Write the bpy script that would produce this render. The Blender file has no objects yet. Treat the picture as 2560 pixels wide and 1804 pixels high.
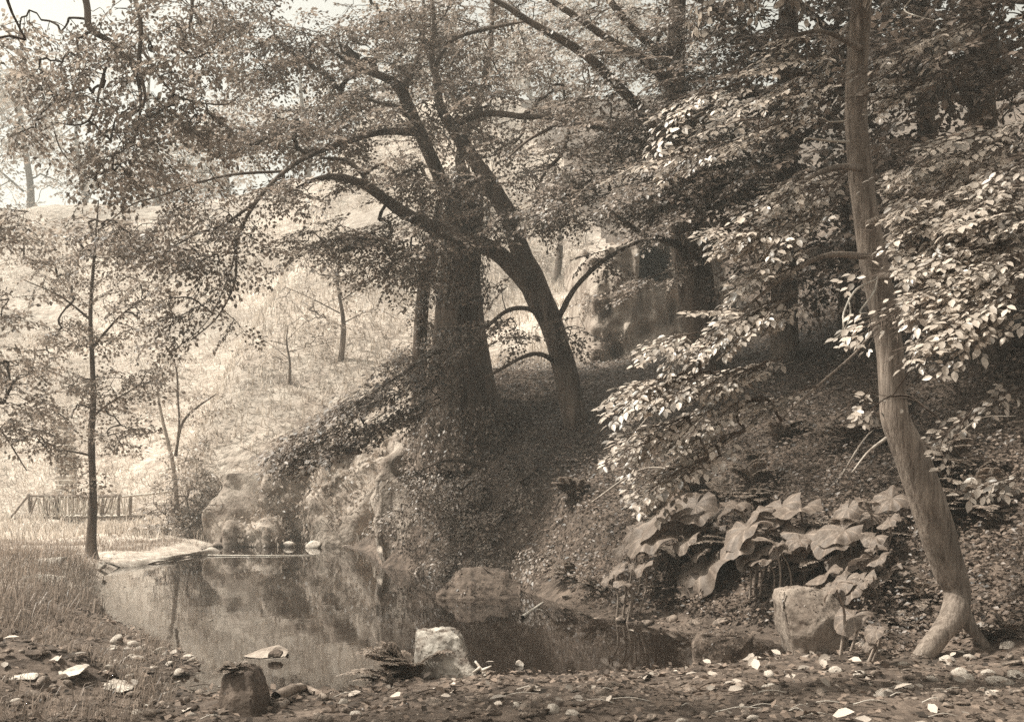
import bpy, bmesh, math
import numpy as np
from mathutils import Vector, Matrix

# ------------------------------------------------------------------ camera, world, sun, exposure
SC = bpy.context.scene
C = SC.collection
F, CX, HY, CH = 2700.0, 1280.0, 1200.0, 1.85       # focal length, centre column, horizon row (photo px), lens height

def sep(v):
    """luminance -> warm monochrome print tint"""
    t = min(1.0, max(0.0, v / 0.75)) ** 0.6
    a = np.array((1.38, 0.92, 0.67)); b = np.array((1.028, 0.998, 0.90))
    c = v * (a * (1 - t) + b * t)
    return (float(c[0]), float(c[1]), float(c[2]), 1.0)

cam_d = bpy.data.cameras.new('camera'); cam = bpy.data.objects.new('camera', cam_d); C.objects.link(cam)
cam.location = (0, 0, CH); cam.rotation_euler = (math.radians(90), 0, 0)
cam_d.sensor_width = 36; cam_d.lens = 36 * F / 2560
cam_d.shift_y = (HY - 902) / 2560
cam_d.clip_start = 0.1; cam_d.clip_end = 2000
SC.camera = cam

SUN = Vector((-0.80, 0.10, 0.0)).normalized()
SUN_EL = math.radians(57)
SUN = Vector((SUN.x * math.cos(SUN_EL), SUN.y * math.cos(SUN_EL), math.sin(SUN_EL)))
w = bpy.data.worlds.new('World'); SC.world = w; w.use_nodes = True
nt = w.node_tree; bg = nt.nodes['Background']
sky = nt.nodes.new('ShaderNodeTexSky'); sky.sky_type = 'NISHITA'; sky.sun_disc = False
sky.sun_elevation = SUN_EL; sky.sun_rotation = math.atan2(SUN.x, SUN.y)
sky.air_density = 1.6; sky.dust_density = 5.0; sky.ozone_density = 1.0
bw = nt.nodes.new('ShaderNodeRGBToBW'); tint = nt.nodes.new('ShaderNodeMix'); tint.data_type = 'RGBA'; tint.blend_type = 'MULTIPLY'
tint.inputs[0].default_value = 1.0
nt.links.new(sky.outputs[0], bw.inputs[0]); nt.links.new(bw.outputs[0], tint.inputs[6])
tint.inputs[7].default_value = (1.02, 1.0, 0.91, 1)
nt.links.new(tint.outputs[2], bg.inputs[0]); bg.inputs[1].default_value = 0.13
sd = bpy.data.lights.new('sun', 'SUN'); sun = bpy.data.objects.new('sun', sd); C.objects.link(sun)
sd.energy = 4.2; sd.angle = math.radians(2.5); sd.color = (1.0, 0.975, 0.88)
sun.rotation_euler = SUN.to_track_quat('Z', 'Y').to_euler(); sun.location = (-20, 0, 40)
SC.view_settings.view_transform = 'Standard'; SC.view_settings.look = 'None'
SC.view_settings.exposure = 0.88; SC.view_settings.gamma = 1.0; SC.view_settings.use_curve_mapping = False
SC.cycles.use_denoising = False
SC.cycles.max_bounces = 7; SC.cycles.diffuse_bounces = 4; SC.cycles.glossy_bounces = 3
SC.cycles.transmission_bounces = 4; SC.cycles.volume_bounces = 0; SC.cycles.transparent_max_bounces = 6
SC.cycles.sample_clamp_indirect = 6.0

# ------------------------------------------------------------------ helpers
rng = np.random.default_rng(7)

def P(x, y, d):
    return np.array([(x - CX) / F * d, d, CH - (y - HY) / F * d])

def _h(ix, iy, iz, s):
    n = (ix * 374761393 + iy * 668265263 + iz * 2147483647 + s * 1274126177) & 0xffffffff
    n = ((n ^ (n >> 13)) * 1274126177) & 0xffffffff
    n = n ^ (n >> 16)
    return (n & 0xffff) / 65535.0

def noise3(p, scale=1.0, seed=0):
    """value noise, -1..1, p (N,3)"""
    p = np.asarray(p, float) * scale + 1000.0
    i = np.floor(p).astype(np.int64); f = p - i; u = f * f * (3 - 2 * f)
    r = 0
    for dx in (0, 1):
        for dy in (0, 1):
            for dz in (0, 1):
                wgt = (u[:, 0] if dx else 1 - u[:, 0]) * (u[:, 1] if dy else 1 - u[:, 1]) * (u[:, 2] if dz else 1 - u[:, 2])
                r = r + wgt * _h(i[:, 0] + dx, i[:, 1] + dy, i[:, 2] + dz, seed)
    return r * 2 - 1

def fbm(p, scale=1.0, oct=4, seed=0, gain=0.5):
    r = 0; a = 1.0
    for o in range(oct):
        r = r + a * noise3(p, scale * 2 ** o, seed + o); a *= gain
    return r

def noise2(x, y, scale=1.0, oct=4, seed=0):
    return fbm(np.stack([x, y, np.zeros_like(x)], 1), scale, oct, seed)

def mesh(name, V, Fc, mat, smooth=False):
    me = bpy.data.meshes.new(name)
    V = np.ascontiguousarray(V, np.float32); Fc = np.ascontiguousarray(Fc, np.int32)
    k = Fc.shape[1]
    me.vertices.add(len(V)); me.vertices.foreach_set('co', V.ravel())
    me.loops.add(Fc.size); me.loops.foreach_set('vertex_index', Fc.ravel())
    me.polygons.add(len(Fc)); me.polygons.foreach_set('loop_start', np.arange(0, Fc.size, k, dtype=np.int32))
    me.update(calc_edges=True)
    if smooth: me.polygons.foreach_set('use_smooth', np.ones(len(Fc), bool))
    me.materials.append(mat)
    return me

def link(name, me, parent=None, loc=None):
    o = bpy.data.objects.new(name, me); C.objects.link(o)
    if loc is not None: o.location = loc
    if parent is not None: o.parent = parent
    return o

ORG = {}
def obj(name, V, Fc, mat, parent=None, smooth=False, kind=None):
    """one mesh object; V is given in world space and stored relative to its thing's base"""
    V = np.asarray(V, float); org = np.array(ORG.get(parent.name, (0, 0, 0)) if parent is not None else (0, 0, 0), float)
    o = link(name, mesh(name, V - org, Fc, mat, smooth), parent); ORG[o.name] = org
    if kind: o['kind'] = kind
    return o

def solid(name, V, Fc, mat, label, cat, group=None, smooth=False):
    """a thing that is one mesh, its origin at its base"""
    V = np.asarray(V, float); org = np.array([V[:, 0].mean(), V[:, 1].mean(), V[:, 2].min()])
    o = link(name, mesh(name, V - org, Fc, mat, smooth), None, tuple(org)); ORG[o.name] = org
    return tag(o, label, cat, group)

def thing(name, loc, label, cat, group=None):
    o = bpy.data.objects.new(name, None); C.objects.link(o); o.location = tuple(map(float, loc))
    o.empty_display_size = 0.2
    ORG[o.name] = np.array(loc, float); tag(o, label, cat, group)
    return o

def tag(o, label, cat, group=None):
    o['label'] = label; o['category'] = cat
    if group: o['group'] = group
    return o

def cat_meshes(parts):
    V = []; Fs = []; n = 0
    for v, f in parts:
        if len(v) == 0: continue
        V.append(v); Fs.append(np.asarray(f) + n); n += len(v)
    return np.concatenate(V), np.concatenate(Fs)

def norm(a):
    return a / np.maximum(np.linalg.norm(a, axis=-1, keepdims=True), 1e-9)

# ------------------------------------------------------------------ materials
def base_mat(name):
    m = bpy.data.materials.new(name); m.use_nodes = True
    b = m.node_tree.nodes['Principled BSDF']
    return m, m.node_tree, b

def surf(name, dark, light, scale=3.0, rough=0.9, bump=0.3, bscale=None, dist=0.03, stretch=(1, 1, 1), detail=8.0, lo=0.35, hi=0.65, spec=0.25, big=None):
    m, t, b = base_mat(name); N = t.nodes; Lk = t.links
    tc = N.new('ShaderNodeTexCoord'); mp = N.new('ShaderNodeMapping'); mp.inputs['Scale'].default_value = stretch
    Lk.new(tc.outputs['Object'], mp.inputs[0])
    n1 = N.new('ShaderNodeTexNoise'); n1.inputs['Scale'].default_value = scale; n1.inputs['Detail'].default_value = detail
    n1.inputs['Roughness'].default_value = 0.65
    Lk.new(mp.outputs[0], n1.inputs['Vector'])
    cr = N.new('ShaderNodeValToRGB'); e = cr.color_ramp.elements
    e[0].position = lo; e[0].color = sep(dark); e[1].position = hi; e[1].color = sep(light)
    Lk.new(n1.outputs['Fac'], cr.inputs[0])
    col = cr.outputs[0]
    if big:
        n3 = N.new('ShaderNodeTexNoise'); n3.inputs['Scale'].default_value = big[0]; n3.inputs['Detail'].default_value = 4
        Lk.new(tc.outputs['Object'], n3.inputs['Vector'])
        r3 = N.new('ShaderNodeMapRange'); r3.inputs[1].default_value = 0.35; r3.inputs[2].default_value = 0.65
        r3.inputs[3].default_value = big[1]; r3.inputs[4].default_value = big[2]
        Lk.new(n3.outputs['Fac'], r3.inputs[0])
        mx = N.new('ShaderNodeMix'); mx.data_type = 'RGBA'; mx.blend_type = 'MULTIPLY'; mx.inputs[0].default_value = 1
        Lk.new(col, mx.inputs[6]); Lk.new(r3.outputs[0], mx.inputs[7]); col = mx.outputs[2]
    Lk.new(col, b.inputs['Base Color'])
    n2 = N.new('ShaderNodeTexNoise'); n2.inputs['Scale'].default_value = bscale or scale * 3; n2.inputs['Detail'].default_value = 6
    Lk.new(mp.outputs[0], n2.inputs['Vector'])
    bp = N.new('ShaderNodeBump'); bp.inputs['Strength'].default_value = bump; bp.inputs['Distance'].default_value = dist
    Lk.new(n2.outputs['Fac'], bp.inputs['Height']); Lk.new(bp.outputs[0], b.inputs['Normal'])
    b.inputs['Roughness'].default_value = rough; b.inputs['Specular IOR Level'].default_value = spec
    return m

def leaf_mat(name, v, trans=0.3, var=0.45, rough=0.45, spec=0.4, tv=None):
    m, t, b = base_mat(name); N = t.nodes; Lk = t.links
    g = N.new('ShaderNodeNewGeometry'); mr = N.new('ShaderNodeMapRange')
    mr.inputs[3].default_value = 1 - var; mr.inputs[4].default_value = 1 + var
    Lk.new(g.outputs['Random Per Island'], mr.inputs[0])
    mx = N.new('ShaderNodeMix'); mx.data_type = 'RGBA'; mx.blend_type = 'MULTIPLY'; mx.inputs[0].default_value = 1
    mx.inputs[6].default_value = sep(v); Lk.new(mr.outputs[0], mx.inputs[7])
    Lk.new(mx.outputs[2], b.inputs['Base Color'])
    b.inputs['Roughness'].default_value = rough; b.inputs['Specular IOR Level'].default_value = spec
    tr = N.new('ShaderNodeBsdfTranslucent')
    mx2 = N.new('ShaderNodeMix'); mx2.data_type = 'RGBA'; mx2.blend_type = 'MULTIPLY'; mx2.inputs[0].default_value = 1
    mx2.inputs[6].default_value = sep(tv or v * 1.2); Lk.new(mr.outputs[0], mx2.inputs[7])
    Lk.new(mx2.outputs[2], tr.inputs[0])
    ms = N.new('ShaderNodeMixShader'); ms.inputs[0].default_value = trans
    Lk.new(b.outputs[0], ms.inputs[1]); Lk.new(tr.outputs[0], ms.inputs[2])
    Lk.new(ms.outputs[0], N['Material Output'].inputs[0])
    return m

M = {}
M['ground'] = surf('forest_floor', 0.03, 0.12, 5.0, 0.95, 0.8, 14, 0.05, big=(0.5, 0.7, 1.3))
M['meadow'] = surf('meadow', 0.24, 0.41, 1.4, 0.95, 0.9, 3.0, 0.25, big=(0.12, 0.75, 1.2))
M['rock'] = surf('rock', 0.08, 0.30, 2.2, 0.9, 0.7, 9, 0.05)
M['rock_bank'] = surf('bank_rock', 0.12, 0.36, 1.8, 0.9, 0.8, 7, 0.08)
M['rock_dark'] = surf('dark_rock', 0.035, 0.12, 5.0, 0.9, 0.8, 18, 0.03)
M['rock_pale'] = surf('pale_rock', 0.18, 0.48, 4.0, 0.9, 0.6, 16, 0.02, lo=0.3, hi=0.6)
M['stone'] = surf('shore_stone', 0.06, 0.24, 6.0, 0.9, 0.5, 26, 0.01, big=(1.2, 0.5, 1.5))
M['stone_pale'] = surf('pale_shore_stone', 0.20, 0.50, 8.0, 0.85, 0.5, 26, 0.01)
M['wedge_rock'] = surf('wedge_rock', 0.08, 0.55, 5.0, 0.9, 0.9, 14, 0.03, lo=0.38, hi=0.68, big=(2.0, 0.6, 1.3))
M['shade_leaf'] = leaf_mat('shade_leaf', 0.13, 0.28, 0.6)
M['cliff_leaf'] = leaf_mat('cliff_ivy', 0.22, 0.25, 0.55)
M['moss_rock'] = surf('mossy_rock', 0.03, 0.13, 7.0, 0.95, 0.8, 22, 0.03)
M['bark'] = surf('bark', 0.04, 0.17, 6.0, 0.95, 1.0, 9, 0.03, stretch=(1, 1, 0.16))
M['bark_beech'] = surf('beech_bark', 0.07, 0.27, 24.0, 0.85, 1.0, 42, 0.012, stretch=(1, 1, 0.13), lo=0.32, hi=0.68, big=(1.6, 0.7, 1.25))
M['bark_light'] = surf('light_bark', 0.20, 0.45, 9.0, 0.85, 0.6, 20, 0.015, stretch=(1, 1, 0.3))
M['twig'] = surf('twig_bark', 0.05, 0.10, 8.0, 0.9, 0.3)
M['twig_pale'] = surf('pale_twig', 0.40, 0.6, 8.0, 0.9, 0.3)
M['wood'] = surf('weathered_wood', 0.30, 0.6, 7.0, 0.85, 0.5, 18, 0.01)
M['wood_dark'] = surf('rail_wood', 0.10, 0.24, 7.0, 0.85, 0.5, 18, 0.01)
M['leaf_oak'] = leaf_mat('centre_leaf', 0.19, 0.40, 0.55)
M['leaf_near'] = leaf_mat('beech_leaf', 0.36, 0.28, 0.6, 0.38, 0.5)
M['leaf_mid'] = leaf_mat('wood_leaf', 0.21, 0.28, 0.55)
M['leaf_left'] = leaf_mat('left_leaf', 0.24, 0.5, 0.5)
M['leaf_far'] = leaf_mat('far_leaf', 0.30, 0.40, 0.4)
M['leaf_under'] = leaf_mat('undergrowth_leaf', 0.12, 0.25, 0.65)
M['cover'] = leaf_mat('ground_cover_leaf', 0.115, 0.25, 0.75)
M['ivy'] = leaf_mat('ivy_leaf', 0.20, 0.2, 0.65, 0.4, 0.5)
M['butterbur'] = surf('butterbur_leaf', 0.09, 0.19, 4.0, 0.6, 0.6, 9, 0.02, spec=0.35)
_m = M['butterbur']; _t = _m.node_tree; _tr = _t.nodes.new('ShaderNodeBsdfTranslucent'); _tr.inputs[0].default_value = sep(.14)
_tc = _t.nodes.new('ShaderNodeTexCoord'); _gr = _t.nodes.new('ShaderNodeTexGradient'); _gr.gradient_type = 'RADIAL'; _t.links.new(_tc.outputs['Object'], _gr.inputs[0])
_pp = _t.nodes.new('ShaderNodeMath'); _pp.operation = 'PINGPONG'; _pp.inputs[1].default_value = .05; _t.links.new(_gr.outputs['Fac'], _pp.inputs[0])
_vr = _t.nodes.new('ShaderNodeMapRange'); _vr.inputs[1].default_value = 0; _vr.inputs[2].default_value = .012; _vr.inputs[3].default_value = 1.7; _vr.inputs[4].default_value = 1.0; _t.links.new(_pp.outputs[0], _vr.inputs[0])
_vm = _t.nodes.new('ShaderNodeMix'); _vm.data_type = 'RGBA'; _vm.blend_type = 'MULTIPLY'; _vm.inputs[0].default_value = 1      # pale ribs running out from the stalk
_src = _t.nodes['Principled BSDF'].inputs['Base Color'].links[0].from_socket
_t.links.new(_src, _vm.inputs[6]); _t.links.new(_vr.outputs[0], _vm.inputs[7]); _t.links.new(_vm.outputs[2], _t.nodes['Principled BSDF'].inputs['Base Color'])
_ms = _t.nodes.new('ShaderNodeMixShader'); _ms.inputs[0].default_value = .25
_t.links.new(_t.nodes['Principled BSDF'].outputs[0], _ms.inputs[1]); _t.links.new(_tr.outputs[0], _ms.inputs[2]); _t.links.new(_ms.outputs[0], _t.nodes['Material Output'].inputs[0])
M['stalk'] = surf('stalk', 0.16, 0.26, 8.0, 0.7, 0.2)
M['grass'] = leaf_mat('bank_grass', 0.20, 0.35, 0.5)
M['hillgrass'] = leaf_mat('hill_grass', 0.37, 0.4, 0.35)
M['litter'] = leaf_mat('leaf_litter', 0.11, 0.1, 0.8, 0.8, 0.2)
M['fern'] = leaf_mat('fern_frond', 0.24, 0.3, 0.4)
M['pale_leaf'] = leaf_mat('pale_fallen_leaf', 0.34, 0.1, 0.5, 0.7)

def water_mat():
    m, t, b = base_mat('pond_water'); N = t.nodes; Lk = t.links
    b.inputs['Base Color'].default_value = sep(0.012); b.inputs['Roughness'].default_value = 0.035; b.inputs['IOR'].default_value = 1.36
    b.inputs['Specular IOR Level'].default_value = 0.6
    tc = N.new('ShaderNodeTexCoord'); mp = N.new('ShaderNodeMapping'); mp.inputs['Scale'].default_value = (1.0, 0.45, 1)
    Lk.new(tc.outputs['Object'], mp.inputs[0])
    n = N.new('ShaderNodeTexNoise'); n.inputs['Scale'].default_value = 2.2; n.inputs['Detail'].default_value = 3
    Lk.new(mp.outputs[0], n.inputs['Vector'])
    bp = N.new('ShaderNodeBump'); bp.inputs['Strength'].default_value = 0.12; bp.inputs['Distance'].default_value = 0.02
    Lk.new(n.outputs['Fac'], bp.inputs['Height']); Lk.new(bp.outputs[0], b.inputs['Normal'])
    return m
M['water'] = water_mat()

# ------------------------------------------------------------------ terrain
pond_px = [(560, 1742), (690, 1735), (850, 1742), (960, 1702), (1100, 1698), (1250, 1692), (1500, 1690), (1740, 1672), (1900, 1655), (1975, 1632),
           (1930, 1600), (1850, 1592), (1750, 1585), (1640, 1570), (1480, 1540), (1390, 1505), (1330, 1484), (1250, 1455), (1110, 1432),
           (955, 1418), (935, 1380), (830, 1362), (700, 1358), (560, 1357), (505, 1368), (505, 1388), (400, 1407), (300, 1417), (258, 1440),
           (250, 1500), (262, 1540), (330, 1572), (400, 1605), (470, 1640), (512, 1668), (470, 1690), (350, 1700), (330, 1728), (430, 1745)]
POND = np.array([[(x - CX) / F * (CH * F / (y - HY)), CH * F / (y - HY)] for x, y in pond_px])

def pond_sd(x, y):
    """signed distance to the pond edge, negative inside"""
    d = np.full(x.shape, 1e9); ins = np.zeros(x.shape, bool)
    n = len(POND)
    for i in range(n):
        a = POND[i]; b = POND[(i + 1) % n]; ab = b - a
        t = np.clip(((x - a[0]) * ab[0] + (y - a[1]) * ab[1]) / (ab @ ab), 0, 1)
        d = np.minimum(d, np.hypot(x - a[0] - t * ab[0], y - a[1] - t * ab[1]))
        c = (a[1] > y) != (b[1] > y)
        with np.errstate(divide='ignore', invalid='ignore'):
            xi = (b[0] - a[0]) * (y - a[1]) / (b[1] - a[1] + 1e-12) + a[0]
        ins ^= c & (x < xi)
    return np.where(ins, -d, d)

def sst(a, b, x):
    t = np.clip((x - a) / (b - a), 0, 1); return t * t * (3 - 2 * t)

def terrain(x, y, fine=True):
    x = np.asarray(x, float); y = np.asarray(y, float)
    sd_ = pond_sd(x, y)
    out = np.maximum(sd_, 0)
    near = 0.20 * (1 - np.exp(-out / 1.2)) + 0.02
    leftb = (0.46 - 0.26 * sst(19, 27, y)) * (1 - np.exp(-out / 0.55))
    wl = sst(-4.2, -6.0, x) * sst(10.0, 12.5, y)
    h = near * (1 - wl) + leftb * wl
    h = h + 0.42 * np.exp(-((x + 3.9) / 0.8) ** 2 - ((y - 8.7) / 0.7) ** 2) * (out > 0)            # turf hump, near left
    # right wooded slope
    s = (x - 1.2) * 0.8 + (y - 15.0) * 0.6
    s = np.where(s > 0, s, 0) 
    r = 0.62 * np.minimum(s, 6) + 0.44 * np.clip(s - 6, 0, 60) 
    r = r * sst(-4.6, -1.5, x) * np.clip(out / 1.0, 0, 1)
    # terrace in front of the cliff
    k = np.exp(-((x - 4.2) / 3.0) ** 2 - ((y - 32) / 5.0) ** 2); r = r * (1 - 0.28 * k)
    # mound under the old trees
    mnd = 1.15 * np.exp(-((x + 1.0) / 1.9) ** 2 - ((y - 25.2) / 1.8) ** 2) * sst(0, 0.8, out)
    # meadow hillside
    y0 = 31.8 + 12.5 * sst(-9.5, -15, x) + 3.0 * sst(-3, 2, x)
    t = np.maximum(y - y0, 0)
    crest = 44.0 + 0.35 * (x + 12)
    hill = 0.60 * np.minimum(t, crest) + 0.10 * np.clip(t - crest, 0, 400)
    hill = hill + 1.5 * (1 - np.exp(-t / 1.3)) * sst(-14, -9, x)
    h = np.maximum(h + r + mnd, h * (t <= 0) + hill + 0.35 * (t > 0))
    bump = noise2(x, y, 0.35, 3, 3) * 0.18 * sst(0.4, 3, out) * sst(9, 16, y) + noise2(x, y, 0.08, 3, 9) * 0.9 * sst(34, 50, y)
    if fine:
        bump = bump + noise2(x, y, 2.2, 3, 5) * 0.035 * sst(0, 0.5, out)
    h = h + bump
    bed = -0.55 * (1 - np.exp(sd_ / 0.9))
    return np.where(sd_ < 0, bed - 0.03, h)

def Hz(x, y):
    return float(terrain(np.array([x]), np.array([y]))[0])

_D = np.concatenate([np.linspace(4.5, 40, 900), np.linspace(40.1, 150, 700)])
def G(px, py):
    """where the ray through a photo pixel meets the ground"""
    X = (px - CX) / F * _D; Z = CH - (py - HY) / F * _D
    hit = np.nonzero(Z <= np.maximum(terrain(X, _D), 0.0))[0]
    i = hit[0] if len(hit) else len(_D) - 1
    return np.array([X[i], _D[i], max(Hz(X[i], _D[i]), 0.0)])

ys = np.concatenate([np.linspace(-30, 3, 12)[:-1], 3 * (230 / 3) ** np.linspace(0, 1, 330)])
us = np.linspace(-1, 1, 361)
YY, UU = np.meshgrid(ys, us, indexing='ij')
half = np.maximum(YY, 3) * 0.62 + 7.0
XX = UU * half + 0.02 * YY
ZZ = terrain(XX.ravel(), YY.ravel())
gv = np.stack([XX.ravel(), YY.ravel(), ZZ], 1)
nr, nc = YY.shape
ii = (np.arange(nr - 1)[:, None] * nc + np.arange(nc - 1)[None]).ravel()
gf = np.stack([ii, ii + 1, ii + nc + 1, ii + nc], 1)
ground = link('ground', mesh('ground', gv, gf, M['ground'], True)); ground['kind'] = 'structure'
# second slot: sunny meadow grass on the hillside and the left bank
fx = gv[gf].mean(1)
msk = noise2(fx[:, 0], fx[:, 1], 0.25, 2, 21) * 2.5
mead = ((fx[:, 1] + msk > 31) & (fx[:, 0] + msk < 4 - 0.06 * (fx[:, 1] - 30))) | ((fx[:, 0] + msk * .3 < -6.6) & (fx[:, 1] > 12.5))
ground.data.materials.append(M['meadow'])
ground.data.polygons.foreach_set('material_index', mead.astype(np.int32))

wv = np.array([[-14, 6, 0], [6, 6, 0], [6, 33, 0], [-14, 33, 0]], float)
water = link('water', mesh('water', wv, np.array([[0, 1, 2, 3]]), M['water'])); water['kind'] = 'structure'

# ------------------------------------------------------------------ leaves, sprays, tubes
LEAF6 = (np.array([(0, 0, 0), (.28, .25, .05), (.62, .25, .04), (1, 0, -.08), (.62, -.25, .04), (.28, -.25, .05), (.5, 0, -.02)]),
         np.array([(0, 6, 1), (1, 6, 2), (2, 6, 3), (0, 5, 6), (5, 4, 6), (4, 3, 6)]))
LEAF2 = (np.array([(0, 0, 0), (.48, .31, .07), (1, 0, -.05), (.48, -.31, .07)]), np.array([(0, 2, 1), (0, 3, 2)]))

def leaves(pos, d, n, size, tpl):
    d = norm(d); n = norm(n - (n * d).sum(-1, keepdims=True) * d); s = np.cross(n, d)
    tv, tf = tpl; k = len(tv)
    V = pos[:, None] + size[:, None, None] * (tv[None, :, 0:1] * d[:, None] + tv[None, :, 1:2] * s[:, None] + tv[None, :, 2:3] * n[:, None])
    Fc = (tf[None] + (np.arange(len(pos)) * k)[:, None, None]).reshape(-1, 3)
    return V.reshape(-1, 3), Fc

def segs_mesh(a, b, ra, rb, sides=3):
    """straight prisms a->b, vectorised"""
    a = np.asarray(a, float); b = np.asarray(b, float)
    ax = norm(b - a); ref = np.where(np.abs(ax[:, 2:3]) > 0.9, np.array([[1., 0, 0]]), np.array([[0, 0, 1.]]))
    u = norm(np.cross(ax, ref)); v = np.cross(ax, u)
    th = np.arange(sides) * 2 * np.pi / sides
    ring = np.cos(th)[None, :, None] * u[:, None] + np.sin(th)[None, :, None] * v[:, None]
    V = np.concatenate([a[:, None] + ring * np.asarray(ra)[:, None, None], b[:, None] + ring * np.asarray(rb)[:, None, None]], 1)
    j = np.arange(sides); k = (j + 1) % sides
    f = np.concatenate([np.stack([j, k, k + sides], 1), np.stack([j, k + sides, j + sides], 1)])
    Fc = (f[None] + (np.arange(len(a)) * 2 * sides)[:, None, None]).reshape(-1, 3)
    return V.reshape(-1, 3), Fc

def catmull(pts, per=6):
    p = np.asarray(pts, float)
    if len(p) < 3:
        t = np.linspace(0, 1, per + 1)[:, None]; return p[0] + (p[-1] - p[0]) * t
    q = np.concatenate([[2 * p[0] - p[1]], p, [2 * p[-1] - p[-2]]]); out = []
    for i in range(1, len(q) - 2):
        for t in np.arange(per) / per:
            out.append(0.5 * ((2 * q[i]) + (-q[i - 1] + q[i + 1]) * t + (2 * q[i - 1] - 5 * q[i] + 4 * q[i + 1] - q[i + 2]) * t * t
                              + (-q[i - 1] + 3 * q[i] - 3 * q[i + 1] + q[i + 2]) * t ** 3))
    out.append(q[-2])
    return np.array(out)

def tube(pts, radii, sides=8, per=6, rough=0.0, seed=0, cap=True):
    r = np.concatenate([np.asarray(pts, float), np.asarray(radii, float)[:, None]], 1)
    c = catmull(r, per); p = c[:, :3]; rad = np.maximum(c[:, 3], 0.001)
    tan = norm(np.gradient(p, axis=0))
    u = np.cross(tan[0], [0.3, 0.2, 1.0]) if abs(tan[0][2]) < 0.8 else np.cross(tan[0], [0, 1.0, 0])
    U = []
    for k in range(len(p)):
        u = u - (u @ tan[k]) * tan[k]; u = u / np.linalg.norm(u); U.append(u)
    U = np.array(U); Vv = np.cross(tan, U)
    th = np.arange(sides) * 2 * np.pi / sides
    ring = np.cos(th)[None, :, None] * U[:, None] + np.sin(th)[None, :, None] * Vv[:, None]
    V = (p[:, None] + ring * rad[:, None, None]).reshape(-1, 3)
    if rough:
        nrm = ring.reshape(-1, 3)
        q = V * np.array([1, 1, 0.35]); rr = np.repeat(rad, sides)
        V = V + nrm * (fbm(q, 1.6 / max(rad.mean(), .02) * 0.4, 3, seed) * rough * rr)[:, None]
    n = len(p); i = np.arange(n - 1)[:, None] * sides; j = np.arange(sides)[None]; k = (j + 1) % sides
    a = (i + j).ravel(); b = (i + k).ravel()
    Fc = np.concatenate([np.stack([a, b, b + sides], 1), np.stack([a, b + sides, a + sides], 1)])
    if cap:
        V = np.concatenate([V, [p[-1] + tan[-1] * rad[-1] * .5]]); e = len(V) - 1; o = (n - 1) * sides
        Fc = np.concatenate([Fc, np.stack([o + np.arange(sides), o + (np.arange(sides) + 1) % sides, np.full(sides, e)], 1)])
    return V, Fc, p, rad

def make_spray(r, L, leaf, nside=9, jit=0.35, droop=0.15, gap=0.62, fan=0.42):
    lp, ld, ln, ls, sg = [], [], [], [], []
    def axis(t): return np.array([t * L, 0.04 * L * math.sin(3 * t + ph), -droop * t * t * L])
    ph = r.uniform(0, 6)
    ts = np.linspace(0, 1, 5)
    for a, b in zip(ts[:-1], ts[1:]): sg.append((axis(a), axis(b), 0.006 * (1.2 - a), 0.006 * (1.2 - b)))
    def put(p, d, sgn):
        ang = sgn * r.uniform(0.6, 1.05); c, s_ = math.cos(ang), math.sin(ang)
        dd = np.array([d[0] * c - d[1] * s_, d[0] * s_ + d[1] * c, d[2] + r.normal(0, jit * .6) - .12])
        lp.append(p); ld.append(dd); ln.append(np.array([r.normal(0, jit), r.normal(0, jit), 1.0])); ls.append(leaf * r.uniform(.5, 1.22))
    sgn = 1
    for i in range(nside):
        t = 0.12 + 0.86 * i / nside; base = axis(t); sgn = -sgn
        ang = sgn * r.uniform(.6, .95); l = L * fan * (1.05 - t) * r.uniform(.7, 1.2) + leaf * .6
        d = np.array([math.cos(ang), math.sin(ang), -droop * r.uniform(.2, 1.2)])
        tip = base + d * l; sg.append((base, tip, 0.003, 0.0015))
        k = max(2, int(l / (leaf * gap))); q = 1
        for j in range(k):
            q = -q; put(base + d * l * (j + .6) / k, d, q)
        put(tip, d, .15)
    q = 1
    for t in np.linspace(.25, 1, max(3, int(L / (leaf * gap * 2.2)))):
        q = -q; put(axis(t), np.array([1., 0, -droop]), q)
    return (np.array(lp), np.array(ld), np.array(ln), np.array(ls), sg)

def spray_set(seed, n, L, leaf, **kw):
    r = np.random.default_rng(seed)
    return [make_spray(r, L, leaf, **kw) for _ in range(n)]

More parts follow.
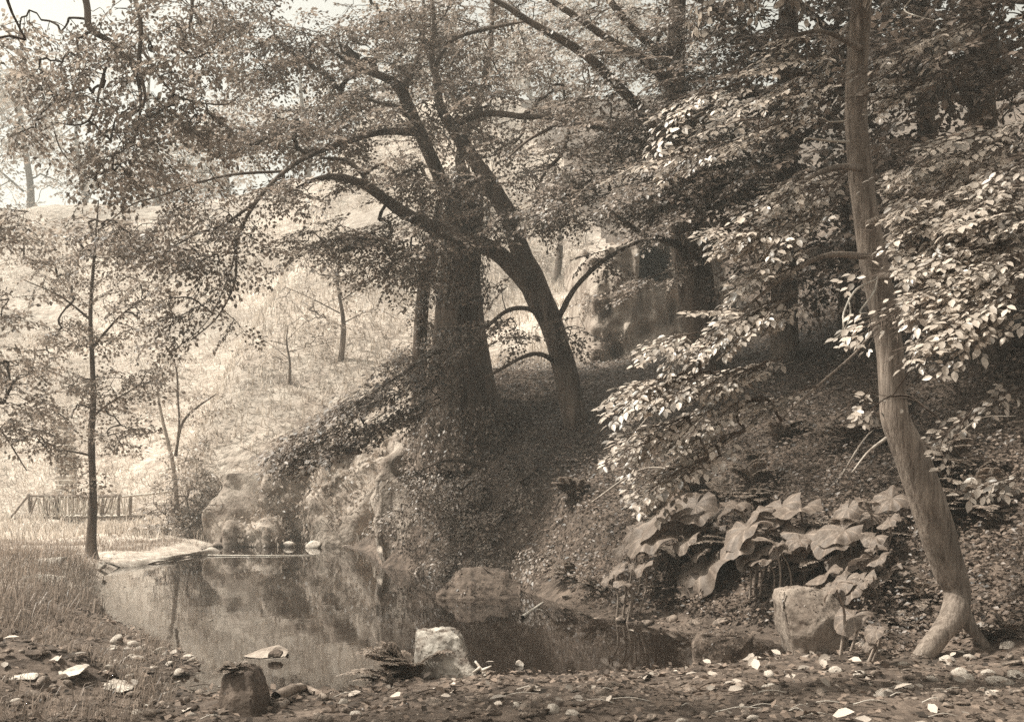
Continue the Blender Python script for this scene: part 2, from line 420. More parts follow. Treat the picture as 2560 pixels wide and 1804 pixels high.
class Tree:
    def __init__(self, name, base, label, cat, bark, leafm, group=None, twig=None):
        self.root = thing(name, base, label, cat, group)
        self.bark, self.leafm, self.twig = bark, leafm, twig or M['twig']
        self.nodes, self.nrad, self.own = [], [], []
        self.sp = []                    # (origin, x axis, normal, scale, template set)
        self.extra = []
    def limb(self, pts, sides=8, rough=0.10, name=None, per=6, world=False, mat=None):
        """pts: (px x, px y, depth, width px) or world (x, y, z, radius)"""
        if world: p = [q[:3] for q in pts]; r = [q[3] for q in pts]
        else: p = [P(q[0], q[1], q[2]) for q in pts]; r = [q[3] * q[2] / F / 2 for q in pts]
        V, Fc, c, rad = tube(p, r, sides, per, rough, len(self.nodes) + 11)
        first = not self.nodes
        par, nm = self.root, 'branch'
        if not first and name != 'root':
            ow = self.own[int(np.linalg.norm(np.array(self.nodes) - c[0], axis=1).argmin())]
            if ow.name.split('.')[0] != 'trunk':
                par, nm = (ow if ow.parent == self.root else ow.parent), 'side_branch'
        o = obj(name or ('trunk' if first else nm), V, Fc, mat or self.bark, par, True)
        self.nodes += list(c); self.nrad += list(rad); self.own += [o] * len(c)
        return c
    def puff(self, r, x, y, rx, ry, d, rd, n, tset, out=(0, 0, 0), nrm=(-.25, -.35, 1), jit=.35, spread=.8, sc=(.7, 1.15)):
        for _ in range(n):
            v = r.normal(0, 1, 3); v = v / np.linalg.norm(v) * r.uniform(0.15, 1) ** .5
            dd = d + v[1] * rd
            o = P(x + v[0] * rx, y - v[2] * ry, dd)
            ang = r.uniform(0, 2 * math.pi)
            ax = np.array([math.cos(ang), math.sin(ang), r.normal(-.12, .22)]) * spread + np.array(out, float)
            nn = np.array(nrm, float) + r.normal(0, jit, 3)
            self.sp.append((o, ax, nn, r.uniform(*sc), tset))
    def at(self, o, ax, nn, s, tset): self.sp.append((np.array(o, float), np.array(ax, float), np.array(nn, float), s, tset))
    clear = None
    def finish(self, tpl=LEAF2, near_leaves=0, twigs=True, rmin=0.004, seed=1, side_twigs=False, r0=0.0045, maxr=0.06):
        r = np.random.default_rng(seed)
        O = np.array([s[0] for s in self.sp]); AX = norm(np.array([s[1] for s in self.sp])); NN = np.array([s[2] for s in self.sp])
        NN = norm(NN - (NN * AX).sum(1, keepdims=True) * AX); SD = np.cross(NN, AX); S = np.array([s[3] for s in self.sp])
        # join every spray to the nearest wood, growing outwards from the limbs
        nodes = np.array(self.nodes); ns = len(nodes)
        if twigs:
            dmin = np.full(len(O), 1e9); par = np.zeros(len(O), int)
            for i0 in range(0, len(O), 400):
                dm = np.linalg.norm(O[i0:i0 + 400, None] - nodes[None], axis=2); par[i0:i0 + 400] = dm.argmin(1); dmin[i0:i0 + 400] = dm.min(1)
            done = np.zeros(len(O), bool); order = []
            for _ in range(len(O)):
                i = int(np.where(done, 1e9, dmin).argmin()); done[i] = True; order.append(i)
                dd = np.linalg.norm(O - O[i], axis=1) * 1.12 + .05
                up = (~done) & (dd < dmin); dmin[up] = dd[up]; par[up] = ns + i
            cnt = np.ones(len(O))
            for i in reversed(order):
                if par[i] >= ns: cnt[par[i] - ns] += cnt[i]
            rad = np.minimum(np.maximum(r0 * np.sqrt(cnt), rmin), maxr)
            pos = np.where((par < ns)[:, None], nodes[np.minimum(par, ns - 1)], O[np.maximum(par - ns, 0)])
            lens = np.linalg.norm(O - pos, axis=1)
            m1 = pos * .66 + O * .34 + r.normal(0, .07, O.shape) * lens[:, None]; m1[:, 2] += lens * .06
            m2 = pos * .33 + O * .67 + r.normal(0, .07, O.shape) * lens[:, None]; m2[:, 2] += lens * .05
            parts = []
            pr = np.minimum(np.where(par < ns, rad * 1.25, rad[np.maximum(par - ns, 0)]), rad * 1.5)
            for a, b, ra, rb in ((pos, m1, pr, rad * 1.1), (m1, m2, rad * 1.1, rad), (m2, O, rad, rad * .95)): parts.append(segs_mesh(a, b, ra, rb, 4))
            V, Fc = cat_meshes(parts)
            o = obj('twigs', V, Fc, self.twig, self.root, True, 'stuff')
        Pp, Dd, Nn, Sz, SA, SB, RA, RB = [], [], [], [], [], [], [], []
        for i, s in enumerate(self.sp):
            lp, ld, ln, ls, sg = s[4][r.integers(len(s[4]))]
            R = np.stack([AX[i], SD[i], NN[i]]) ; k = S[i]
            Pp.append(O[i] + (lp * k) @ R); Dd.append(ld @ R); Nn.append(ln @ R); Sz.append(ls * (0.5 + .5 * k))
            if twigs:
                g = sg if side_twigs else sg[:4]
                SA.append(O[i] + (np.array([q[0] for q in g]) * k) @ R); SB.append(O[i] + (np.array([q[1] for q in g]) * k) @ R)
                RA += [q[2] for q in g]; RB += [q[3] for q in g]
        Pp, Dd, Nn, Sz = map(np.concatenate, (Pp, Dd, Nn, Sz))
        if self.clear is not None:                       # few leaves hang in front of the stem
            u = CX + Pp[:, 0] / Pp[:, 1] * F; v = HY - (Pp[:, 2] - CH) / Pp[:, 1] * F
            k = (np.abs(u - np.interp(v, *self.clear)) > 52) | (r.random(len(u)) < .07) | (v < 0)
            Pp, Dd, Nn, Sz = Pp[k], Dd[k], Nn[k], Sz[k]
        if twigs:
            V, Fc = segs_mesh(np.concatenate(SA), np.concatenate(SB), np.array(RA), np.array(RB), 3)
            obj('fine_twigs', V, Fc, self.twig, self.root, False, 'stuff')
        if near_leaves:
            u = CX + Pp[:, 0] / Pp[:, 1] * F; v = HY - (Pp[:, 2] - CH) / Pp[:, 1] * F
            vis = (u > 0) & (u < 2560) & (v > 0) & (v < 1804)
            sc = np.where(vis, Sz / Pp[:, 1], 0); idx = np.argsort(-sc)[:near_leaves]
            sh = [mesh('leaf', *leaves(np.zeros((1, 3)), np.array([[1., 0, 0]]), np.array([[r.normal(0, .1), r.normal(0, .1), 1.]]), np.ones(1), tpl), self.leafm) for _ in range(4)]
            for q, i in enumerate(idx):
                d = Dd[i] / np.linalg.norm(Dd[i]); n = Nn[i] - (Nn[i] @ d) * d; n = n / np.linalg.norm(n); s_ = np.cross(n, d)
                o = link('leaf', sh[q % 4], self.root)
                o.matrix_basis = Matrix(((d[0], s_[0], n[0], 0), (d[1], s_[1], n[1], 0), (d[2], s_[2], n[2], 0), (0, 0, 0, 1)))
                o.scale = (Sz[i],) * 3; o.location = tuple(Pp[i] - ORG[self.root.name])
            keep = np.ones(len(Pp), bool); keep[idx] = False
            Pp, Dd, Nn, Sz = Pp[keep], Dd[keep], Nn[keep], Sz[keep]
        V, Fc = leaves(Pp, Dd, Nn, Sz, tpl)
        obj('foliage', V, Fc, self.leafm, self.root, False, 'stuff')
        return len(Pp)

nleaf = {}
# ------------------------------------------------------------------ rocks
def hull_rock(pts, amp=0.06, scale=2.0, seed=0, cuts=4, bevel=0.05, rough2=0.35, st=(1, 1, .8)):
    """convex hull of a few points, bevelled, subdivided and roughened"""
    bm = bmesh.new()
    for p in pts: bm.verts.new(tuple(map(float, p)))
    g = bmesh.ops.convex_hull(bm, input=bm.verts)
    bmesh.ops.delete(bm, geom=[v for v in bm.verts if not v.link_faces], context='VERTS')
    bmesh.ops.dissolve_limit(bm, angle_limit=0.05, verts=bm.verts[:], edges=bm.edges[:])
    if bevel: bmesh.ops.bevel(bm, geom=bm.edges[:] , offset=bevel, segments=1, affect='EDGES', profile=0.6, clamp_overlap=True)
    bmesh.ops.triangulate(bm, faces=bm.faces[:])
    for _ in range(cuts):
        bmesh.ops.subdivide_edges(bm, edges=bm.edges[:], cuts=1, use_grid_fill=True)
        bmesh.ops.triangulate(bm, faces=[f for f in bm.faces if len(f.verts) > 3])
        if len(bm.faces) > 3500: break
    bmesh.ops.recalc_face_normals(bm, faces=bm.faces[:])
    bm.normal_update(); bm.verts.ensure_lookup_table(); bm.verts.index_update()
    V = np.array([v.co[:] for v in bm.verts]); Nn = np.array([v.normal[:] for v in bm.verts])
    Fc = np.array([[v.index for v in f.verts] for f in bm.faces]); bm.free()
    Q = V * np.array(st); ridged = 1 - 2 * np.abs(fbm(Q, scale, 3, seed + 5)); fine = 1 - 2 * np.abs(fbm(Q, scale * 4.5, 2, seed + 9))
    V = V + Nn * (amp * (fbm(Q, scale, 4, seed) * (1 - rough2) + ridged * rough2 + .22 * fine))[:, None]
    return V, Fc

def surf_points(V, Fc, n, r):
    T = V[Fc]; cr = np.cross(T[:, 1] - T[:, 0], T[:, 2] - T[:, 0]); A = np.linalg.norm(cr, axis=1)
    i = r.choice(len(Fc), n, p=A / A.sum()); a, b = r.random(n), r.random(n); f = a + b > 1; a[f] = 1 - a[f]; b[f] = 1 - b[f]
    return T[i, 0] + a[:, None] * (T[i, 1] - T[i, 0]) + b[:, None] * (T[i, 2] - T[i, 0]), norm(cr[i])

def ivy_on(V, Fc, n, size, r, lift=0.05, mask=None):
    p, nn = surf_points(V, Fc, n, r)
    if mask is not None: k = mask(p, nn); p, nn = p[k], nn[k]
    d = np.array([0, 0, -1.]) + r.normal(0, .55, p.shape)
    return leaves(p + nn * (lift * r.random(len(p)))[:, None], d, nn + np.array([-.1, -.1, .45]) + r.normal(0, .35, p.shape), size * r.uniform(.6, 1.2, len(p)), LEAF2)

# ------------------------------------------------------------------ rock outcrop under the old trees
R = np.random.default_rng
def px_hull(front, d0, back_dx=0.0, d1=3.0, shrink=.85):
    f = np.array([P(x, y, d0 + dd) for x, y, dd in front]); c = f.mean(0)
    b = (f - c) * shrink + c + np.array([back_dx, d1, 0]); return np.concatenate([f, b])

oc = thing('rock_outcrop', P(1200, 1420, 23.4), 'dark craggy ivy-hung outcrop rising from the pond below the old trees', 'rock')
rocks = []
for k, (fr, d0, d1, am) in enumerate([
        ([(950, 1440, 0), (942, 1330, .1), (955, 1200, .3), (985, 1105, .7), (1060, 1090, .9), (1110, 1180, .4), (1130, 1330, .0), (1120, 1450, -.3)], 23.2, 3.2, .22),
        ([(1090, 1450, 0), (1080, 1250, .4), (1120, 1110, .9), (1240, 1080, 1.2), (1330, 1120, .9), (1330, 1300, .3), (1290, 1470, -.6)], 22.3, 3.4, .26),
        ([(1280, 1480, -1.5), (1290, 1260, .2), (1350, 1130, .9), (1480, 1110, 1.2), (1570, 1180, .8), (1560, 1360, -.6), (1440, 1480, -2.4)], 21.4, 3.4, .26)]):
    V, Fc = hull_rock(px_hull(fr, d0, 0, d1), am * 1.5, 1.0, 31 + k, 5, .2, .6, (1, 1, .35))
    V[:, 2] = np.where(V[:, 2] < 0.02, V[:, 2] * 3, V[:, 2])
    obj('crag', V, Fc, M['rock_bank'] if k == 0 else M['rock'], oc, True); rocks.append((V, Fc))  # left crag gets paler rock to stand in for its sunlit face
V, Fc = cat_meshes(rocks)
r = R(3)
v2, f2 = ivy_on(V, Fc, 20000, .11, r, .2, lambda p, n: (p[:, 1] < 25.5) & (p[:, 2] > .05) & ((fbm(p, .9, 3, 4) > .05) & ((p[:, 0] > -2.35) | (fbm(p, 2., 2, 8) > .2))))
obj('ivy', v2, f2, M['ivy'], oc, kind='stuff')
# fern-like sprays hanging over the edges of the outcrop
spr_h = spray_set(5, 8, .75, .085, nside=8, jit=.3, droop=.35)
tr = Tree('hanging_shrub', P(1250, 1180, 22.8), 'dense low shrub trailing over the dark outcrop above the pond', 'shrub', M['bark'], M['leaf_mid'])
tr.limb([(1250, 1200, 22.6, 20), (1200, 1160, 22.3, 16), (1120, 1150, 22.0, 10), (1060, 1170, 21.8, 5)], 6)
tr.limb([(1250, 1190, 22.6, 18), (1330, 1170, 22, 14), (1420, 1200, 21.4, 8)], 6)
for a in [(1080, 1190, 90, 40, 22, .5, 26), (1160, 1250, 90, 50, 21.9, .4, 24), (1250, 1200, 110, 50, 21.8, .5, 30), (1380, 1200, 110, 50, 21, .6, 34), (1300, 1290, 110, 50, 20.9, .5, 30),
          (1440, 1290, 100, 60, 20, .6, 26), (1190, 1350, 90, 50, 21.3, .4, 22), (1120, 1400, 70, 25, 21.3, .3, 12), (1260, 1390, 100, 30, 20, .4, 20), (1020, 1300, 60, 60, 22.4, .3, 10), (1390, 1390, 90, 50, 18.6, .5, 20)]:
    tr.puff(r, *a, spr_h, out=(-.7, -.5, -.45), nrm=(-.25, -.5, .9))
nleaf['hang'] = tr.finish(LEAF2, seed=2)

bk = thing('rocky_bank', P(730, 1365, 31.0), 'pale grassy rock bank across the pond, left of the dark outcrop', 'bank')
rocks = []
for k, (fr, d0, d1) in enumerate([
        ([(530, 1385, 0), (528, 1290, .2), (560, 1220, .6), (600, 1180, 1.1), (660, 1200, 1.2), (690, 1280, .5), (690, 1385, 0)], 31.2, 3.5),
        ([(640, 1385, .2), (650, 1260, .5), (700, 1150, 1.4), (770, 1120, 2.0), (820, 1180, 1.4), (820, 1385, .2)], 31.0, 3.5),
        ([(770, 1385, 0), (780, 1240, .6), (840, 1110, 1.6), (920, 1070, 2.4), (985, 1120, 1.6), (985, 1385, 0)], 30.4, 3.5),
        ([(560, 1375, -.6), (575, 1310, -.3), (620, 1300, 0), (700, 1320, -.2), (715, 1375, -.7)], 30.6, 2.0)]):
    V, Fc = hull_rock(px_hull(fr, d0, 0, d1), .45, .8, 131 + k, 5, .25, .6, (1, 1, .35))
    obj('crag', V, Fc, M['rock_bank'], bk, True); rocks.append((V, Fc))
V, Fc = cat_meshes(rocks)
v2, f2 = ivy_on(V, Fc, 13000, .15, R(5), .25, lambda p, n: (p[:, 2] > .1) & (fbm(p, .6, 3, 24) > .05))
obj('plants', v2, f2, M['leaf_far'], bk, kind='stuff')
# ------------------------------------------------------------------ cliff with the cave
nx, nz = 90, 80
gx, gz = np.meshgrid(np.linspace(1440, 1850, nx), np.linspace(560, 1010, nz))
X = (gx - CX) / F * 32; Z = CH - (gz - HY) / F * 32
top = 600 + 60 * np.abs((gx - 1650) / 200) ** 2.2
u = (gx - 1645) / 48; v = (gz - 640) / 62
inside = np.where(gz < 640, u ** 2 + ((gz - 640) / 52) ** 2, np.maximum(np.abs(u), 0) ** 2 + np.where(gz > 700, 9, 0))
dep = 32 + fbm(np.stack([X.ravel(), Z.ravel(), Z.ravel() * 0], 1), .8, 4, 77).reshape(X.shape) * .45 - .5 * np.clip((gz - 760) / 200, 0, 1) - .35 * (1 - 2 * np.abs(fbm(np.stack([X.ravel() * 1.6, Z.ravel() * .5, Z.ravel() * 0], 1), 1.0, 3, 79))).reshape(X.shape)
dep = dep + 2.6 * (1 - sst(.85, 1.05, inside)) + 4 * np.clip((top - gz) / 60, 0, 1) + 3.5 * np.clip((np.abs(gx - 1645) - 165) / 40, 0, 1) ** 1.5
X2 = X; V = np.stack([X2.ravel(), dep.ravel(), Z.ravel()], 1)
i = (np.arange(nz - 1)[:, None] * nx + np.arange(nx - 1)[None]).ravel()
Fc = np.stack([i, i + nx, i + nx + 1, i + 1], 1)
cl = thing('cliff', (X.mean(), 32, Z.min()), 'ivy-covered rock cliff with a dark arched cave mouth behind the leaning tree', 'cliff')
obj('rock_face', V, Fc, M['rock_bank'], cl, True)
T3 = np.concatenate([Fc[:, [0, 1, 2]], Fc[:, [0, 2, 3]]])
v2, f2 = ivy_on(V, T3, 17000, .10, R(8), .12, lambda p, n: (p[:, 1] < 33.0) & (fbm(p, .7, 3, 14) > 0.0) & (n[:, 1] < .2))
obj('ivy', v2, f2, M['cliff_leaf'], cl, kind='stuff')
# ------------------------------------------------------------------ old thick-stemmed tree
r = R(21)
spr_c = spray_set(11, 10, .95, .10, nside=9, jit=.42, droop=.16)
spr_s = spray_set(12, 8, .75, .095, nside=7, jit=.45, droop=.25)
A = Tree('old_tree', P(1165, 1110, 23.8), 'thick-trunked old tree with ivy on its bole, flaring onto the outcrop by the pond', 'tree', M['bark'], M['leaf_oak'])
bole = [(1170, 1160, 23.9, 330), (1166, 1070, 23.8, 245), (1160, 980, 23.7, 185), (1154, 880, 23.7, 142), (1150, 780, 23.6, 118), (1152, 690, 23.6, 100), (1158, 600, 23.6, 92), (1166, 500, 23.6, 82), (1168, 450, 23.6, 60)]
A.limb(bole, 20, .16, per=8)
A.limb([(1160, 540, 23.6, 56), (1118, 480, 23.5, 38), (1078, 395, 23.3, 34), (1038, 305, 23.1, 30), (1002, 225, 22.9, 27), (965, 195, 22.7, 20), (890, 168, 22.3, 12), (820, 120, 22, 7)], 10)
A.limb([(1038, 305, 23.1, 16), (1000, 272, 22.8, 14), (955, 260, 22.5, 9), (900, 240, 22, 5)], 7)
A.limb([(1002, 225, 22.9, 22), (1040, 160, 23.2, 12), (1060, 60, 23.6, 9), (1050, -120, 24, 6)], 7)
A.limb([(1170, 470, 23.6, 40), (1150, 380, 24, 22), (1200, 250, 24.6, 16), (1230, 60, 25, 12), (1220, -200, 25.5, 8)], 9)
A.limb([(1040, 330, 23, 22), (960, 330, 22.4, 16), (880, 350, 21.6, 14), (790, 382, 20.8, 13), (712, 428, 20.2, 12), (640, 505, 19.6, 10), (592, 600, 19.1, 8), (588, 700, 18.7, 6), (545, 790, 18.4, 4), (478, 850, 18.2, 3)], 8)
A.limb([(640, 505, 19.6, 8), (560, 560, 19, 7), (480, 590, 18.6, 5), (400, 640, 18.3, 3)], 6)
A.limb([(712, 428, 20.2, 8), (560, 440, 19.5, 7), (400, 490, 18.9, 5), (330, 512, 18.6, 4), (245, 575, 18.3, 3)], 6)
A.limb([(592, 600, 19.1, 5), (575, 680, 18.9, 4), (520, 800, 18.5, 2.5), (430, 880, 18.2, 2)], 5)
for a in [(1000, 120, 240, 150, 24, 2.2, 120), (800, 170, 190, 130, 23, 2, 95), (1200, 100, 220, 150, 25.5, 2, 105), (960, 300, 170, 90, 22.6, 1.5, 60), (800, 330, 150, 80, 21.6, 1.3, 55), (640, 110, 180, 120, 23.5, 1.6, 75),
          (620, 320, 150, 90, 21, 1.2, 55), (720, 470, 120, 50, 20.2, .8, 24), (1000, -150, 450, 130, 24.5, 2.5, 120), (1160, 330, 130, 90, 25, 1.2, 45), (470, 460, 120, 50, 19, .8, 26), (560, 40, 160, 90, 24, 1.5, 40), (600, -120, 300, 100, 24, 2, 50)]:
    A.puff(r, *a, spr_c, out=(-.35, -.3, -.1))
for a in [(580, 560, 80, 50, 19.2, .6, 20), (480, 620, 90, 50, 18.6, .6, 22), (620, 640, 40, 40, 19, .4, 5), (540, 690, 70, 60, 18.6, .5, 13), (400, 600, 80, 50, 18.4, .5, 20), (450, 760, 70, 40, 18.3, .4, 12), (440, 850, 40, 30, 18.2, .3, 6), (590, 800, 30, 20, 18.4, .3, 3), (300, 560, 70, 30, 18.4, .4, 13), (500, 530, 80, 40, 19, .5, 15)]:
    A.puff(r, *a, spr_s, out=(-.5, -.1, -.35), nrm=(-.1, -.5, .9), jit=.4)
nleaf['A'] = A.finish(seed=3)
# ivy on the bole
V, Fc, c_, r_ = tube([P(*q[:3]) for q in bole], [q[3] * q[2] / F / 2 for q in bole], 20, 8, .16, 11)
v2, f2 = ivy_on(V, Fc, 9000, .10, r, .22, lambda p, n: (n[:, 1] < .6) & ((p[:, 2] > 5.6) | (fbm(p, .8, 2, 3) > .25) | (p[:, 2] < 3.4)))
obj('ivy', v2, f2, M['ivy'], A.root, kind='stuff')
# second slim stem, ivy wrapped, hard against the bole's left side
A2 = Tree('slim_tree', P(1045, 1090, 24.3), 'slim ivy-wrapped stem standing just left of the thick trunk', 'tree', M['bark'], M['ivy'])
A2.limb([(1045, 1110, 24.4, 46), (1048, 960, 24.3, 40), (1052, 820, 24.2, 36), (1062, 700, 24.2, 32), (1085, 590, 24.1, 26), (1100, 500, 24, 16)], 9)
for a in [(1040, 850, 45, 110, 24, .3, 24), (1050, 1000, 50, 80, 24, .3, 18), (1060, 650, 60, 70, 23.8, .4, 26), (1090, 520, 70, 50, 23.8, .5, 20)]:
    A2.puff(r, *a, spr_s, out=(-.2, -.3, -.5), nrm=(-.3, -.7, .6), sc=(.4, .7))
nleaf['A2'] = A2.finish(seed=4)

# ------------------------------------------------------------------ leaning tree
B = Tree('leaning_tree', P(1452, 1120, 22.4), 'dark leaning tree that forks over the thick trunk, right of it', 'tree', M['bark'], M['leaf_oak'])
B.limb([(1462, 1150, 22.4, 95), (1450, 1100, 22.4, 74), (1428, 1000, 22.4, 60), (1402, 880, 22.4, 58), (1370, 790, 22.4, 60), (1340, 722, 22.4, 66), (1312, 655, 22.4, 52), (1287, 585, 22.5, 46), (1261, 522, 22.5, 42),
        (1226, 462, 22.6, 38), (1176, 388, 22.7, 36), (1135, 326, 22.7, 32), (1100, 265, 22.7, 24), (1092, 198, 22.7, 19), (1078, 138, 22.7, 15), (1086, 60, 22.8, 11), (1070, -60, 23, 7)], 16, .13, per=7)
B.limb([(1352, 745, 22.4, 54), (1300, 690, 22.2, 46), (1240, 630, 22, 42), (1150, 592, 21.7, 40), (1085, 568, 21.5, 36), (1004, 528, 21.2, 30), (917, 466, 20.9, 23), (850, 443, 20.7, 18), (795, 447, 20.5, 12), (740, 470, 20.3, 5)], 12)
B.limb([(917, 466, 20.9, 17), (905, 432, 20.8, 14), (858, 400, 20.6, 10), (800, 395, 20.4, 6)], 7)
B.limb([(1392, 800, 22.4, 20), (1405, 778, 22.3, 16), (1436, 722, 22.1, 14), (1500, 658, 21.9, 12), (1578, 612, 21.7, 10), (1640, 592, 21.5, 5)], 8)
B.limb([(1362, 800, 22.3, 16), (1320, 772, 22, 12), (1265, 778, 21.7, 11), (1195, 832, 21.3, 9), (1090, 880, 20.9, 8), (980, 950, 20.5, 6), (860, 1030, 20.2, 4), (760, 1090, 20, 2.5)], 7)
B.limb([(1396, 912, 22.3, 14), (1360, 888, 22, 12), (1318, 888, 21.8, 10), (1248, 924, 21.4, 8), (1150, 980, 21, 6), (1000, 1060, 20.6, 3)], 7)
B.limb([(1137, 312, 22.7, 16), (1214, 284, 22.4, 16), (1313, 292, 22, 15), (1390, 294, 21.8, 14), (1422, 318, 21.6, 12), (1402, 386, 21.4, 10), (1368, 424, 21.3, 8), (1342, 470, 21.2, 5)], 8)
B.limb([(1313, 292, 22, 9), (1308, 330, 21.8, 7), (1270, 372, 21.7, 5), (1215, 395, 21.6, 3)], 6)
B.limb([(1408, 362, 21.5, 7), (1459, 403, 21.3, 6), (1499, 459, 21.1, 4)], 6)
B.limb([(1086, 170, 22.7, 12), (1112, 118, 22.5, 11), (1148, 91, 22.4, 10), (1246, 66, 22.2, 9), (1325, 52, 22, 5)], 7)
for a in [(860, 590, 120, 45, 20.8, .8, 34), (800, 640, 80, 25, 20.6, .6, 10), (960, 430, 120, 60, 21, .8, 36), (1010, 580, 110, 60, 21, .8, 40), (1060, 660, 60, 60, 21.5, .6, 20), (950, 680, 80, 40, 20.8, .6, 16), (1330, 200, 220, 120, 23, 1.8, 70),
          (1290, 400, 110, 90, 21.8, 1, 30), (1380, 520, 110, 60, 21.6, .8, 30), (1250, 560, 70, 60, 21.8, .6, 20), (1400, 390, 70, 60, 21.4, .6, 14), (1180, 250, 130, 80, 22.4, 1, 34), (1100, 60, 180, 100, 22.6, 1.4, 40), (1080, 470, 90, 60, 22, .8, 24),
          (1270, 820, 60, 40, 21.5, .5, 12), (1240, 730, 50, 30, 21.7, .4, 5), (1520, 640, 60, 30, 21.7, .4, 8), (1440, 820, 50, 40, 22, .4, 8)]:
    B.puff(r, *a, spr_c, out=(-.35, -.3, -.1))
spr_b = spray_set(26, 8, .95, .125, nside=9, jit=.25, droop=.14)
for t in np.linspace(0, 1, 46):       # the long sprays that sweep down left across the trunk
    for k in range(3):
        x = 1200 - 440 * t + r.normal(0, 25); y = 850 + 245 * t + r.uniform(-45, 110) * (1 - .35 * t)
        B.at(P(x, y, 21.3 - 1.2 * t + r.normal(0, .3)), np.array([-.85, -.25, -.42]) + r.normal(0, .13, 3), np.array([-.45, -.5, .85]) + r.normal(0, .16, 3), r.uniform(.7, 1.1), spr_b)
B.limb([(1070, -60, 23, 9), (1000, -200, 20.5, 10), (900, -260, 18, 8), (820, -260, 16.5, 4)], 7)  # limbs and crown added above the frame to shade the slope
B.limb([(1000, -200, 20.5, 8), (1150, -260, 17.5, 7), (1250, -260, 15.8, 3)], 7)
for a in [(800, -240, 330, 110, 17, 1.8, 45), (1240, -240, 260, 110, 16, 1.8, 55)]: B.puff(r, *a, spr_c)
nleaf['B'] = B.finish(seed=5)

# ------------------------------------------------------------------ dark beech by the cliff and the wood behind
r = R(31)
spr_m = spray_set(13, 10, 1.0, .105, nside=9, jit=.26, droop=.14)
D = Tree('dark_beech', P(1750, 960, 21.5), 'dark straight trunk in front of the cliff with wide layers of pale-edged leaves', 'tree', M['bark'], M['leaf_mid'])
D.limb([(1768, 1010, 21.6, 130), (1758, 900, 21.5, 98), (1748, 780, 21.5, 94), (1738, 690, 21.5, 92), (1722, 580, 21.5, 92), (1704, 440, 21.6, 74), (1690, 300, 21.7, 58), (1690, 100, 21.8, 46), (1700, -150, 22, 36), (1705, -500, 22.2, 18)], 16, .08, per=7)
D.limb([(1700, 420, 21.5, 40), (1640, 320, 21.3, 30), (1586, 257, 21.1, 27), (1534, 206, 21, 25), (1483, 154, 20.8, 24), (1416, 107, 20.7, 21), (1325, 55, 20.5, 17), (1262, 14, 20.4, 14), (1180, -30, 20.3, 8)], 9)
D.limb([(1690, 230, 21.7, 34), (1640, 175, 21.5, 24), (1590, 138, 21.3, 21), (1522, 99, 21.2, 19), (1443, 44, 21, 17), (1368, -5, 20.9, 14), (1300, -60, 20.8, 7)], 9)
D.limb([(1692, 180, 21.7, 30), (1640, 125, 21.6, 22), (1590, 79, 21.5, 20), (1522, -2, 21.4, 17), (1480, -70, 21.4, 8)], 8)
D.limb([(1705, 460, 21.5, 30), (1640, 380, 21.1, 22), (1558, 340, 20.8, 17), (1483, 316, 20.6, 14), (1404, 312, 20.5, 11), (1325, 348, 20.4, 8), (1269, 396, 20.3, 4)], 8)
D.limb([(1720, 620, 21.4, 26), (1660, 600, 21.1, 18), (1607, 586, 21, 14), (1560, 552, 20.9, 12), (1533, 534, 20.8, 9), (1500, 500, 20.7, 4)], 7)
D.limb([(1700, 350, 21.6, 34), (1800, 260, 21, 24), (1920, 230, 20.2, 14), (2020, 240, 19.6, 6)], 8)
D.limb([(1735, 660, 21.4, 26), (1820, 560, 20.4, 18), (1900, 520, 19.6, 10), (1980, 520, 19, 5)], 7)
for a in [(1500, 300, 120, 90, 20.4, 1, 26), (1640, 200, 200, 140, 21, 1.8, 80), (1600, 450, 190, 90, 20.2, 1.2, 70), (1520, 60, 180, 100, 21.2, 1.5, 46), (1800, 90, 220, 120, 21, 2, 85), (1850, 280, 190, 120, 20.2, 1.5, 75), (1760, 440, 170, 80, 20, 1.2, 60),
          (1700, -150, 400, 160, 22, 2.5, 130), (1600, -260, 330, 120, 17, 2.5, 130), (1950, -280, 300, 110, 15.5, 1.8, 90), (1880, 430, 130, 70, 19.4, 1, 36), (1640, 330, 150, 70, 20.4, 1, 40), (1460, 480, 90, 50, 20.5, .7, 20)]:  # nearer puffs above the frame are added to shade the slope
    D.puff(r, *a, spr_m, out=(-.75, -.45, -.22), nrm=(-.3, -.55, .9), jit=.22, spread=.5)
def strand(T, x0, y0, x1, y1, d0, d1, n, tset, jx=20, jy=14, ax=(-.85, -.3, -.35), nr=(-.35, -.42, .9), sc=(.6, 1.0), rr=r):
    for k in range(n):
        t = (k + rr.random()) / n
        T.at(P(x0 + (x1 - x0) * t + rr.normal(0, jx), y0 + (y1 - y0) * t + rr.normal(0, jy), d0 + (d1 - d0) * t + rr.normal(0, .12)),
             np.array(ax) + rr.normal(0, .14, 3), np.array(nr) + rr.normal(0, .16, 3), rr.uniform(*sc), tset)
strand(D, 1780, 640, 1560, 735, 19.5, 18.8, 9, spr_m)
strand(D, 1900, 480, 1640, 560, 19, 18.2, 14, spr_m)
strand(D, 1900, 340, 1580, 470, 19.2, 18.4, 18, spr_m)
nleaf['D'] = D.finish(seed=6)

